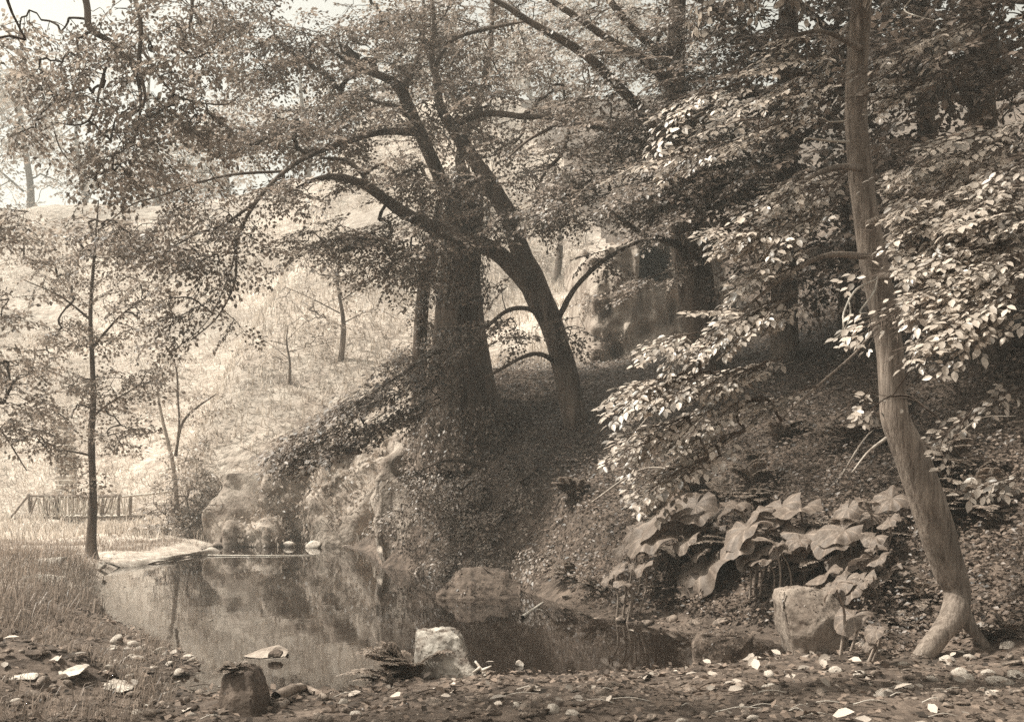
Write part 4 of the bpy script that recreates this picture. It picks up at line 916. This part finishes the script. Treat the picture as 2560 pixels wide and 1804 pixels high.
for px, py, s in [(1390, 1512, .12), (1420, 1496, .16), (1450, 1530, .12), (1500, 1545, .12), (1560, 1550, .13), (1620, 1560, .1), (1345, 1508, .10), (1680, 1555, .12), (1740, 1560, .1), (1800, 1560, .12), (1600, 1530, .08), (1700, 1520, .1), (1540, 1520, .09), (1460, 1500, .1)]:
    p = G(px, py); put_stone(p[0], p[1], s, py == 1512, 'rounded stone along the far side of the pond inlet', 'stones along the inlet', 'inlet_stone')
for px, py, s, lab in WLS:
    p = P(px, py, CH * F / (py - HY)); put_stone(p[0], p[1], s, 'pale' in lab, lab, None, 'waterline_stone')
    bpy.context.scene.collection.objects[-1].location.z = .03
for k in range(150):
    px, py = r.uniform(0, 2560), 1700 + 110 * r.random() ** .8
    if px > 1900: py -= r.uniform(0, 100)
    p = G(px, py); sdv = pond_sd(np.array([p[0]]), np.array([p[1]]))[0]
    if sdv < -.15: continue
    put_stone(p[0], p[1], r.uniform(.03, .085), r.random() < .12, 'small rough stone lying in the litter of the near shore', 'small stones of the near shore', 'shore_stone')
for k in range(46):
    px, py = r.uniform(250, 520), r.uniform(1590, 1700)
    p = G(px, py)
    put_stone(p[0], p[1], r.uniform(.04, .10), r.random() < .5, 'flat stone on the shingle tongue left of the dark boulder', 'stones of the shingle tongue', 'tongue_stone')

def scatter(n, x0, x1, y0, y1, keep, rr):
    x = rr.uniform(x0, x1, n); y = rr.uniform(y0, y1, n); sdv = pond_sd(x, y); z = terrain(x, y); k = keep(x, y, sdv, z)
    return np.stack([x[k], y[k], z[k]], 1)
# gravel and litter of the near shore
pts = scatter(9000, -7, 8, 6, 16, lambda x, y, s, z: (s > -.1) & ((y < 11.5) | (s < 1.2)) & (x > -6.5) & (noise2(x, y, 1.1, 2, 33) > -.35), r)
bv, bf = pebble(90, 1)
sc = r.uniform(.008, .035, len(pts)); an = r.uniform(0, 6.28, len(pts))
ca, sa = np.cos(an)[:, None], np.sin(an)[:, None]
V = np.stack([bv[None, :, 0] * ca - bv[None, :, 1] * sa, bv[None, :, 0] * sa + bv[None, :, 1] * ca, np.repeat(bv[None, :, 2], len(pts), 0)], 2) * sc[:, None, None] + pts[:, None]
g = link('gravel', mesh('gravel', V.reshape(-1, 3), (bf[None] + (np.arange(len(pts)) * len(bv))[:, None, None]).reshape(-1, 3), M['stone'])); g['kind'] = 'stuff'
tag(g, 'small gravel strewn over the near shore', 'gravel')
pts = scatter(16000, -7, 9, 6, 16, lambda x, y, s, z: (s > 0.02) & (x > -6.5), r)
n = len(pts); an = r.uniform(0, 6.28, n)
v2, f2 = leaves(pts + np.array([0, 0, .012]) + r.random((n, 1)) * np.array([0, 0, .03]), np.stack([np.cos(an), np.sin(an), r.normal(.05, .3, n)], 1), np.stack([r.normal(0, .45, n), r.normal(-.15, .45, n), np.ones(n)], 1), r.uniform(.03, .10, n), LEAF2)
o = link('leaf_litter', mesh('leaf_litter', v2, f2, M['litter'])); o['kind'] = 'stuff'; tag(o, 'dead leaves and moss scraps littering the near shore', 'litter')

pts = scatter(620, -4, 8, 7, 13, lambda x, y, s, z: (s > 0.05) & (noise2(x, y, .9, 2, 61) + (x > 1.5) * .35 > .1), r); n = len(pts); an = r.uniform(0, 6.28, n)
v2, f2 = leaves(pts + np.array([0, 0, .03]), np.stack([np.cos(an), np.sin(an), r.normal(.1, .3, n)], 1), np.stack([r.normal(-.2, .45, n), r.normal(-.3, .45, n), np.ones(n)], 1), r.uniform(.05, .16, n), LEAF6)
o = link('pale_litter', mesh('pale_litter', v2, f2, M['pale_leaf'])); o['kind'] = 'stuff'; tag(o, 'pale fallen leaves scattered over the near shore', 'litter')
# moss cushions
pts = scatter(700, -4, 8, 7, 12, lambda x, y, s, z: s > 0.05, r)
bv, bf = pebble(91, 2, .5)
sc = r.uniform(.03, .12, len(pts)); an = r.uniform(0, 6.28, len(pts)); ca, sa = np.cos(an)[:, None], np.sin(an)[:, None]
V = np.stack([bv[None, :, 0] * ca - bv[None, :, 1] * sa, bv[None, :, 0] * sa + bv[None, :, 1] * ca, np.repeat(bv[None, :, 2] * .6, len(pts), 0)], 2) * sc[:, None, None] + pts[:, None]
V = V.reshape(-1, 3); Fm = (bf[None] + (np.arange(len(pts)) * len(bv))[:, None, None]).reshape(-1, 3)
o = link('moss', mesh('moss', V, Fm, M['moss_rock'], True)); o['kind'] = 'stuff'; tag(o, 'dark mossy lumps bedded in the near shore', 'moss')
v2, f2 = ivy_on(V, Fm, 15000, .03, r, .01, lambda p, n: n[:, 2] > .1)
o = link('moss_sprigs', mesh('moss_sprigs', v2, f2, M['leaf_under'])); o['kind'] = 'stuff'; tag(o, 'fine sprigs growing over the mossy lumps', 'moss')
# ------------------------------------------------------------------ grass
def blades(pts, h, wd, rr, lean=(0, 0), bend=.5, var=.4):
    n = len(pts); an = rr.uniform(0, 6.28, n); hh = h * rr.uniform(1 - var, 1 + var, n); ww = wd * rr.uniform(.6, 1.3, n)
    sd2 = np.stack([np.cos(an), np.sin(an), np.zeros(n)], 1) * ww[:, None]
    dr = np.stack([lean[0] + rr.normal(0, bend, n), lean[1] + rr.normal(0, bend, n), np.zeros(n)], 1)
    mid = pts + np.array([0, 0, 1]) * (hh * .6)[:, None] + dr * (hh * .25)[:, None]
    tip = pts + np.array([0, 0, 1]) * (hh * (.95 - .25 * np.linalg.norm(dr, axis=1)))[:, None] + dr * (hh * .8)[:, None]
    V = np.stack([pts - sd2, pts + sd2, mid + sd2 * .7, mid - sd2 * .7, tip], 1).reshape(-1, 3)
    f = np.array([(0, 1, 2), (0, 2, 3), (3, 2, 4)])
    return V, (f[None] + (np.arange(n) * 5)[:, None, None]).reshape(-1, 3)
r = R(81)
def off_bar(x, y): return np.min(np.hypot(x[:, None] - BAR[None, ::4, 0], (y[:, None] - BAR[None, ::4, 1] - .8) * .8), axis=1) > 1.0
pts = scatter(60000, -16, -2.5, 9.5, 30, lambda x, y, s, z: (s > .12) & ((x < -5.2) | (y > 20)) & off_bar(x, y) & (np.abs(x) < y * .56) & (r.random(len(x)) < .85), r)
a = blades(pts, np.where(pts[:, 1] > 22, .13, .30), .006, r, (.35, -.15))
pts = scatter(9000, -6.2, -2.6, 7.4, 12.5, lambda x, y, s, z: (s > .1) & (noise2(x, y, 1.2, 2, 44) + (x < -3.6) * .5 > .05) & (np.abs(x) < y * .56), r)
b_ = blades(pts, .16, .004, r, (.5, -.3))
V, Fc = cat_meshes([a, b_])
o = link('bank_grass', mesh('bank_grass', V, Fc, M['grass'])); o['kind'] = 'stuff'; tag(o, 'long bent grass covering the left bank', 'grass')
pts = scatter(90000, -45, 6, 30, 78, lambda x, y, s, z: (s > .3) & (np.abs(x) < y * .52) & (x < 5 - .05 * (y - 30)) & (r.random(len(x)) < np.clip(45 / y, 0, 1)) & (noise2(x, y, .3, 3, 51) > -.55), r)
V, Fc = blades(pts, .34, .022, r, (.2, -.5), .6)
o = link('hill_grass', mesh('hill_grass', V, Fc, M['hillgrass'])); o['kind'] = 'stuff'; tag(o, 'rough sunlit grass over the hillside meadow', 'grass')

# ------------------------------------------------------------------ undergrowth of the wooded slope
pts = scatter(400000, -.5, 18, 10.4, 34, lambda x, y, s, z: (s > .25) & (((x - 1.2) * .8 + (y - 15) * .6 > .1) | ((x > 3.4) & (y > 10.6) & (noise2(x, y, 1.3, 2, 9) > -.1))) & (x < y * .56) & (r.random(len(x)) < np.clip(15 / y, .2, 1) ** 1.5), r)
n = len(pts); an = r.uniform(0, 6.28, n)
hgt = r.random(n) ** 1.5 * .22 * (1 + noise2(pts[:, 0], pts[:, 1], .9, 2, 5))
v2, f2 = leaves(pts + np.array([0, 0, 1]) * np.maximum(hgt, .01)[:, None], np.stack([np.cos(an) - .3, np.sin(an) - .5, r.normal(-.2, .3, n)], 1), np.stack([r.normal(-.2, .4, n), r.normal(-.5, .4, n), np.ones(n)], 1), r.uniform(.035, .09, n), LEAF2)
o = link('ground_cover', mesh('ground_cover', v2, f2, M['cover'])); o['kind'] = 'stuff'; tag(o, 'low leafy undergrowth carpeting the wooded slope', 'undergrowth')
# ivy and grass on the bank across the pond
pts = scatter(26000, -11, -1.5, 31.2, 40, lambda x, y, s, z: (s > .05) & (noise2(x, y, .5, 3, 8) - (y - 33) * .06 > .1), r)
n = len(pts); an = r.uniform(0, 6.28, n)
v2, f2 = leaves(pts + np.array([0, 0, 1]) * (r.random(n) * .3)[:, None], np.stack([np.cos(an), np.sin(an) - .5, r.normal(-.4, .3, n)], 1), np.stack([r.normal(-.2, .4, n), r.normal(-.7, .4, n), np.ones(n)], 1), r.uniform(.08, .18, n), LEAF2)
o = link('bank_plants', mesh('bank_plants', v2, f2, M['leaf_far'])); o['kind'] = 'stuff'; tag(o, 'mixed low plants hanging over the bank across the pond', 'plants')

# ------------------------------------------------------------------ butterbur: big leaves on the right shore
r = R(91)
def big_leaf(seed, point=.15):
    rr = R(seed); nA, nR = 41, 5
    th = np.linspace(-math.pi * .93, math.pi * .93, nA)
    V = [(0, 0, 0)]
    ph = rr.uniform(0, 6, 4); cup = rr.uniform(-.15, .25); fold = rr.uniform(-.1, .35)
    for k in range(1, nR + 1):
        q = k / nR
        for t in th:
            rad = .55 * (1 + point * max(0, math.cos(t)) ** 3 - .10 * abs(math.sin(t * .5)) ** 6) * (1 + .035 * math.sin(9 * t + ph[0]) * q)
            x, y = rad * q * math.cos(t), rad * q * math.sin(t)
            z = .10 * q - .17 * q ** 3 * (1 + .4 * math.sin(2 * t + ph[1])) + .022 * q * math.cos(10 * t) + .05 * q * q * math.sin(4 * t + ph[2]) + .04 * q * q * math.sin(7 * t + ph[0]) + fold * .5 * abs(y) - cup * x * x
            V.append((x, y, z))
    Fc = [(0, 1 + j, 2 + j) for j in range(nA - 1)]
    for k in range(nR - 1):
        a = 1 + k * nA; b = a + nA
        for j in range(nA - 1): Fc += [(a + j, b + j, b + j + 1), (a + j, b + j + 1, a + j + 1)]
    return mesh('leaf', np.array(V), np.array(Fc), M['butterbur'], True)
bl = [big_leaf(k, p) for k, p in enumerate([.1, .25, .15, .45, .1, .3, .2, .5])]
# (leaf px x, y, width px, near?) grouped by plant
bb = [[(1640, 1345, 150), (1560, 1370, 80), (1580, 1330, 100)], [(1670, 1275, 160), (1740, 1262, 120), (1720, 1300, 130)], [(1745, 1290, 110), (1800, 1285, 110), (1775, 1330, 120)], [(1870, 1320, 150), (1850, 1355, 120), (1905, 1345, 90)],
      [(1955, 1265, 140), (2000, 1270, 110), (1935, 1290, 90)], [(2010, 1335, 150), (1960, 1372, 110), (2050, 1310, 100)], [(1765, 1410, 165), (1810, 1360, 90), (1720, 1352, 80)], [(2120, 1270, 100), (2150, 1290, 100), (2170, 1255, 80)],
      [(2085, 1350, 130), (2150, 1370, 150), (2110, 1325, 100)], [(2040, 1412, 90), (2060, 1440, 100), (2020, 1395, 70)], [(2115, 1450, 90), (2160, 1445, 70), (2095, 1500, 100), (2130, 1470, 80)], [(2135, 1540, 110), (2090, 1470, 90)],
      [(2230, 1245, 90), (2270, 1270, 70)], [(1610, 1415, 80), (1545, 1425, 70), (1640, 1400, 70)], [(1880, 1385, 90), (1920, 1400, 100), (1905, 1372, 80)], [(2220, 1430, 90), (2180, 1410, 80), (2200, 1395, 70)], [(2020, 1480, 70), (2060, 1475, 80)], [(1960, 1300, 90), (1900, 1280, 80), (1840, 1260, 80)]]
where = ['at the pond end of the big-leaf bed', 'highest of the big leaves near the pond', 'in the upper middle of the leaf bed', 'broadest ribbed leaves in the middle of the bed', 'at the top of the bed below the pale leaf spray', 'between bed middle and the near beech', 'lit front edge of the bed over the dark hollow',
         'high on the bed just left of the near beech', 'close left of the near beech trunk', 'upright folded leaves above the undercut boulder', 'bright pointed leaves hanging beside the undercut boulder', 'dark drooping leaves right of the undercut boulder', 'at the left foot of the beech, highest up',
         'low at the pond end over the pebbles', 'in the middle front over the shaded bank', 'behind the hanging leaves by the beech', 'directly on top of the undercut boulder', 'in the middle back row of the bed']
for lv in bb:                      # a few smaller leaves beneath each plant's main ones
    for _ in range(3):
        q = lv[r.integers(len(lv))]; lv.append((q[0] + r.normal(0, 45), q[1] + r.uniform(10, 45), q[2] * r.uniform(.45, .75)))
for k, lv in enumerate(bb):
    cen = G(np.mean([q[0] for q in lv]), max(q[1] for q in lv) + 40)
    if cen[2] < .02: cen[2] = .02
    T = thing('butterbur_plant', cen, 'butterbur with big round leaves, ' + where[k], 'plant', 'butterbur plants')
    for q, (x, y, wpx) in enumerate(lv):
        dd = cen[1] - .15 - .004 * (y - lv[0][1]) + r.normal(0, .22); s = wpx * dd / F * r.uniform(.75, 1.0)
        p = P(x, y, dd); gz = Hz(p[0], p[1]); 
        if p[2] < gz + .12:
            p[2] = gz + .12
        me = bl[r.integers(8)] if not (k in (9, 10)) else bl[[3, 7][q % 2]]
        o = link('leaf', me, T)
        nrm_ = Vector((-.42 + r.normal(0, .28), -.20 + r.normal(0, .2), .8)).normalized(); ax = Vector((-.7, -.5 + r.normal(0, .4), -.45 + r.normal(0, .25))) if k not in (10, 11) else Vector((-.5, -.3, -.9))
        ax = (ax - ax.dot(nrm_) * nrm_).normalized(); sd2 = nrm_.cross(ax)
        o.matrix_basis = Matrix(((ax.x, sd2.x, nrm_.x, p[0] - cen[0]), (ax.y, sd2.y, nrm_.y, p[1] - cen[1]), (ax.z, sd2.z, nrm_.z, p[2] - cen[2]), (0, 0, 0, 1)))
        o.scale = (s, s * r.uniform(.85, 1.05), s)
        base = np.array([p[0] * .6 + cen[0] * .4, p[1] + .12, 0]); base[2] = max(Hz(base[0], base[1]), 0) - .03
        mid = (p + base) / 2 + np.array([.08, .05, .08])
        V, Fc, _, _ = tube([base, mid, p + np.array([0, 0, -.004])], [.016, .013, .008], 6, 4)
        obj('stalk', V, Fc, M['stalk'], T, True)

# ------------------------------------------------------------------ ferns
def frond(base, dirv, L, rr, w0=.11):
    t = np.linspace(0.05, 1, 22); d = norm(np.array(dirv, float)); hz = norm(np.array([d[0], d[1], 0.001])); 
    c = base + d * (t * L)[:, None] + np.array([0, 0, -1]) * (L * .38 * t ** 2.4)[:, None] + hz * (L * .12 * t ** 2)[:, None]
    tan = norm(np.gradient(c, axis=0)); sd2 = norm(np.cross(tan, [0, 0, 1.0])); up = np.cross(sd2, tan)
    ln = L * w0 * 2 * np.sin(np.pi * np.clip(t * .9 + .08, 0, 1)) ** .8 + .01
    P_, D_, N2, S2 = [], [], [], []
    for s in (-1, 1):
        P_.append(c); D_.append(sd2 * s + tan * .35 + rr.normal(0, .06, c.shape)); N2.append(up + rr.normal(0, .1, c.shape)); S2.append(ln)
    v, f = leaves(np.concatenate(P_), np.concatenate(D_), np.concatenate(N2), np.concatenate(S2), LEAF2)
    v3, f3 = segs_mesh(c[:-1], c[1:], np.full(21, .003), np.full(21, .0025), 3)
    return cat_meshes([(v, f), (v3, f3)])
def fern(base, n, L, lab, rr, dirb=(-.3, -.3), spread=.7, up=.8):
    T = thing('fern', base, lab, 'fern', 'ferns')
    for k in range(n):
        v, f = frond(np.array(base) + np.array([0, 0, -.02]), (dirb[0] + rr.normal(0, spread), dirb[1] + rr.normal(0, spread), up * rr.uniform(.6, 1.2)), L * rr.uniform(.7, 1.15), rr)
        obj('frond', v, f, M['fern'], T)
r = R(101)
fern(P(1020, 1708, 9.95), 22, .62, 'bushy fern growing against the left side of the wedge-shaped stone', r, (-.45, -.2), .6, 2.2)
fern(P(985, 1715, 9.9), 14, .4, 'smaller fern left of the one by the wedge-shaped stone', r, (-.4, -.2))
fern(P(584, 1678, 7.98), 24, .16, 'little tuft of fern on top of the dark boulder', r, (-.2, 0), .8, 1.2)
fern(G(1185, 1700) , 7, .22, 'thin fern tuft at the right foot of the wedge-shaped stone', r, (.6, 0))
for x, y, L, lab in [(2520, 1590, .35, 'fern at the right edge behind the pale stones'), (2450, 1590, .25, 'small fern right of the beech root'), (1500, 1470, .5, 'fern hanging over the inlet shore left of the big leaves'), (1430, 1440, .5, 'fern in the shade above the inlet, by the outcrop'), (2300, 1500, .35, 'fern left of the beech foot'), (2250, 1560, .28, 'low fern between undercut boulder and beech root'), (1700, 1480, .45, 'fern in the dark hollow under the lit leaves')]:
    fern(G(x, y), 9, L, lab, r)

for k in range(34):
    px, py = r.uniform(1430, 2540), r.uniform(960, 1420)
    p = G(px, py)
    if p[1] > 19 or pond_sd(p[:1], p[1:2])[0] < .4: continue
    fern(p, int(r.integers(7, 13)), r.uniform(.45, .8), 'fern growing from the undergrowth of the wooded slope', r, (-.35, -.4), .6, 1.3)
# ------------------------------------------------------------------ driftwood and sticks
def stick(name, pts, rad, lab, mat, forks=(), cat='driftwood', grp=None):
    p = [np.array(q, float) for q in pts]
    T = thing(name, p[0], lab, cat, grp) if forks else None
    V, Fc, c, _ = tube(p, np.linspace(rad, rad * .45, len(p)), 7, 5, .15, int(abs(p[0][0]) * 100))
    if not forks: return solid(name, V, Fc, mat, lab, cat, grp, True)
    obj('stem', V, Fc, mat, T, True)
    for q in forks:
        V, Fc, _, _ = tube(q, np.linspace(rad * .7, rad * .3, len(q)), 6, 5, .15, 5); obj('fork', V, Fc, mat, T, True)
def GP(x, y, up=.02): return G(x, y) + np.array([0, 0, up])
stick('driftwood', [P(1222, 1702, 9.75), P(1205, 1675, 9.8), P(1188, 1652, 9.85)], .022, 'pale forked driftwood leaning at the right foot of the wedge stone', M['twig_pale'], [[P(1205, 1675, 9.8), P(1228, 1664, 9.7)], [P(1200, 1668, 9.8), P(1182, 1680, 9.75)]])
stick('log', [GP(690, 1758, .03), GP(730, 1742, .06), GP(765, 1735, .05), GP(815, 1750, .02)], .055, 'short dark log on the near shore right of the dark boulder', M['wood_dark'], cat='log')
stick('driftwood', [GP(300, 1735), P(330, 1755, 8.6), GP(372, 1770)], .018, 'thin pale root trailing from the turf hump to the shore', M['twig_pale'])
stick('branch_twig', [GP(1306, 1546), P(1335, 1530, 15.6) + np.array([0, 0, .05]), P(1358, 1522, 15.9) + np.array([0, 0, .1])], .03, 'pale stick poking out of the dark water by the inlet', M['twig_pale'], cat='stick')
stick('floating_pole', [P(520, 1388, 26.4) , P(640, 1388.5, 26.4), P(790, 1387, 26.6)], .03, 'long thin pole floating across the far end of the pond', M['wood'], cat='pole')
for k, (a_, b_2, c_2) in enumerate([((1700, 1120), (1840, 1010), (1985, 940)), ((2090, 1230), (2170, 1150), (2230, 1105)), ((1480, 1270), (1600, 1230), (1700, 1215)), ((2330, 1180), (2440, 1120), (2540, 1090)), ((1560, 1130), (1650, 1060), (1730, 1030))]):
    q0, q1, q2 = GP(*a_, .1), GP(*b_2, .35), GP(*c_2, .25)
    stick('fallen_branch', [q0, q1, q2], .016, ['thin bare branch slanting over the slope below the pale leaf spray', 'bare branch lying left of the near beech', 'bare branch low on the slope above the big leaves', 'bare branch on the slope right of the near beech', 'bare branch high on the slope behind the pale leaf spray'][k], M['bark_light'], cat='branch')
for k in range(46):
    px, py = r.uniform(320, 2540), r.uniform(1720, 1804); p = G(px, py); L = r.uniform(.08, .35); a = r.uniform(-.6, .6)
    q = p + np.array([math.cos(a) * L, math.sin(a) * L * .6, 0]); q[2] = max(Hz(q[0], q[1]), 0) + .02; m_ = (p + q) / 2 + np.array([0, 0, .03])
    stick('dry_stick', [p + [0, 0, .015], m_, q], r.uniform(.003, .007), 'thin dry stick lying in the litter of the near shore', M['twig_pale'] if k % 2 else M['twig'], cat='stick', grp='dry sticks of the near shore')

pts = scatter(260, -9, 3, 9.5, 30, lambda x, y, s, z: (s < -.05) & (s > -1.4) & (r.random(len(x)) < np.exp(s * 1.6)), r); pts[:, 2] = .006
n = len(pts); an = r.uniform(0, 6.28, n)
v2, f2 = leaves(pts, np.stack([np.cos(an), np.sin(an), np.zeros(n)], 1), np.stack([r.normal(0, .06, n), r.normal(0, .06, n), np.ones(n)], 1), r.uniform(.04, .12, n), LEAF6)
o = link('floating_leaves', mesh('floating_leaves', v2, f2, M['pale_leaf'])); o['kind'] = 'stuff'; tag(o, 'scattered leaves afloat along the pond margin', 'leaves')

# ------------------------------------------------------------------ rustic footbridge and stone steps
r = R(111); db = 40.0
x0, x1 = -17.9, -14.55; zt_, zd = 1.28, .50
BR = thing('footbridge', (x0, db, zd - .1), 'rustic footbridge of rough poles and crooked pickets below the hillside, far left', 'footbridge')
def pole(name, a, b, ra, rb, mat, parent, bow=0.0):
    a, b = np.array(a, float), np.array(b, float); m_ = (a + b) / 2 + np.array([r.normal(0, bow), 0, r.normal(0, bow)])
    V, Fc, _, _ = tube([a, m_, b], [ra, (ra + rb) / 2, rb], 7, 4, .12, int(r.integers(999))); return obj(name, V, Fc, mat, parent, True)
for dy in (0, 1.3):
    hr = pole('handrail', (x0 - .05, db + dy, zt_), (x1 + .1, db + dy, zt_ - .02), .05, .045, M['wood_dark'], BR, .03)
    pole('beam', (x0 - .5, db + dy, zd - .06), (x1 + .5, db + dy, zd - .06), .09, .08, M['wood_dark'], BR, .02)
    for x in (x0, x0 + 1.1, x0 + 2.25, x1): pole('post', (x + r.normal(0, .03), db + dy, zd - .15), (x, db + dy, zt_ + .05), .06, .05, M['wood_dark'], BR)
    for k in range(26):
        x = x0 + .12 + (x1 - x0 - .24) * k / 25; ln = r.normal(.0, .12) + (.1 if k % 3 == 0 else -.06)
        pole('picket', (x + ln, db + dy - .05, zd - .05), (x - ln * .5, db + dy - .03, zt_ - .03), .03, .026, M['wood'] if r.random() < .75 else M['wood_dark'], hr, .035)
pole('brace', (x0 + .7, db - .1, zt_), (x0 + 1.2, db - .1, zd), .045, .04, M['wood'], BR); pole('brace', (x0 - .8, db, zd - .2), (x0 - .02, db, zt_), .04, .04, M['wood_dark'], BR)
pole('rail_extension', (x1 + .05, db, zt_ - .04), (-12.4, db + .4, 1.5), .045, .04, M['wood'], BR, .02)
pole('post', (-12.4, db + .4, .3), (-12.4, db + .4, 1.56), .05, .045, M['wood_dark'], BR)
for k in range(18):
    x = x0 + (x1 - x0) * (k + .5) / 18
    v = np.array([(sx, sy, sz) for sx in (x - .085, x + .085) for sy in (db - .1, db + 1.4) for sz in (zd + .005, zd + .045)])
    obj('plank', v, np.array([(0, 1, 3, 2), (4, 6, 7, 5), (0, 4, 5, 1), (2, 3, 7, 6), (0, 2, 6, 4), (1, 5, 7, 3)]), M['wood'], BR)
SS = thing('stone_steps', G(168, 1246), 'flight of pale stone steps climbing the hillside above the footbridge', 'steps')
for k in range(15):
    p = G(168 - k * .6, 1244 - 12.5 * k); hw = .36 * p[1] / 44; th = .09
    pts = [p + np.array([sx * hw * r.uniform(.9, 1.1), sy * .26, sz]) for sx in (-1, 1) for sy in (-1, 1) for sz in (-.12, th)]
    V, Fc = hull_rock(pts, .012, 5, 300 + k, 2, .02); obj('step', V, Fc, M['rock_pale'], SS, True)

# ------------------------------------------------------------------ air
hz = bpy.data.materials.new('haze_air'); hz.use_nodes = True; t = hz.node_tree; t.nodes.remove(t.nodes['Principled BSDF'])
pv = t.nodes.new('ShaderNodeVolumePrincipled'); pv.inputs['Density'].default_value = 0.0023; pv.inputs['Color'].default_value = (.96, .955, .89, 1); pv.inputs['Anisotropy'].default_value = 0.2
t.links.new(pv.outputs[0], t.nodes['Material Output'].inputs['Volume'])
a, b = np.array([-175, -32, -3.0]), np.array([185, 240, 62.0])
v = np.array([(x, y, z) for x in (a[0], b[0]) for y in (a[1], b[1]) for z in (a[2], b[2])])
o = link('haze', mesh('haze', v, np.array([(0, 1, 3, 2), (4, 6, 7, 5), (0, 4, 5, 1), (2, 3, 7, 6), (0, 2, 6, 4), (1, 5, 7, 3)]), hz)); o['kind'] = 'stuff'
tag(o, 'pale haze in the air over the valley', 'haze')
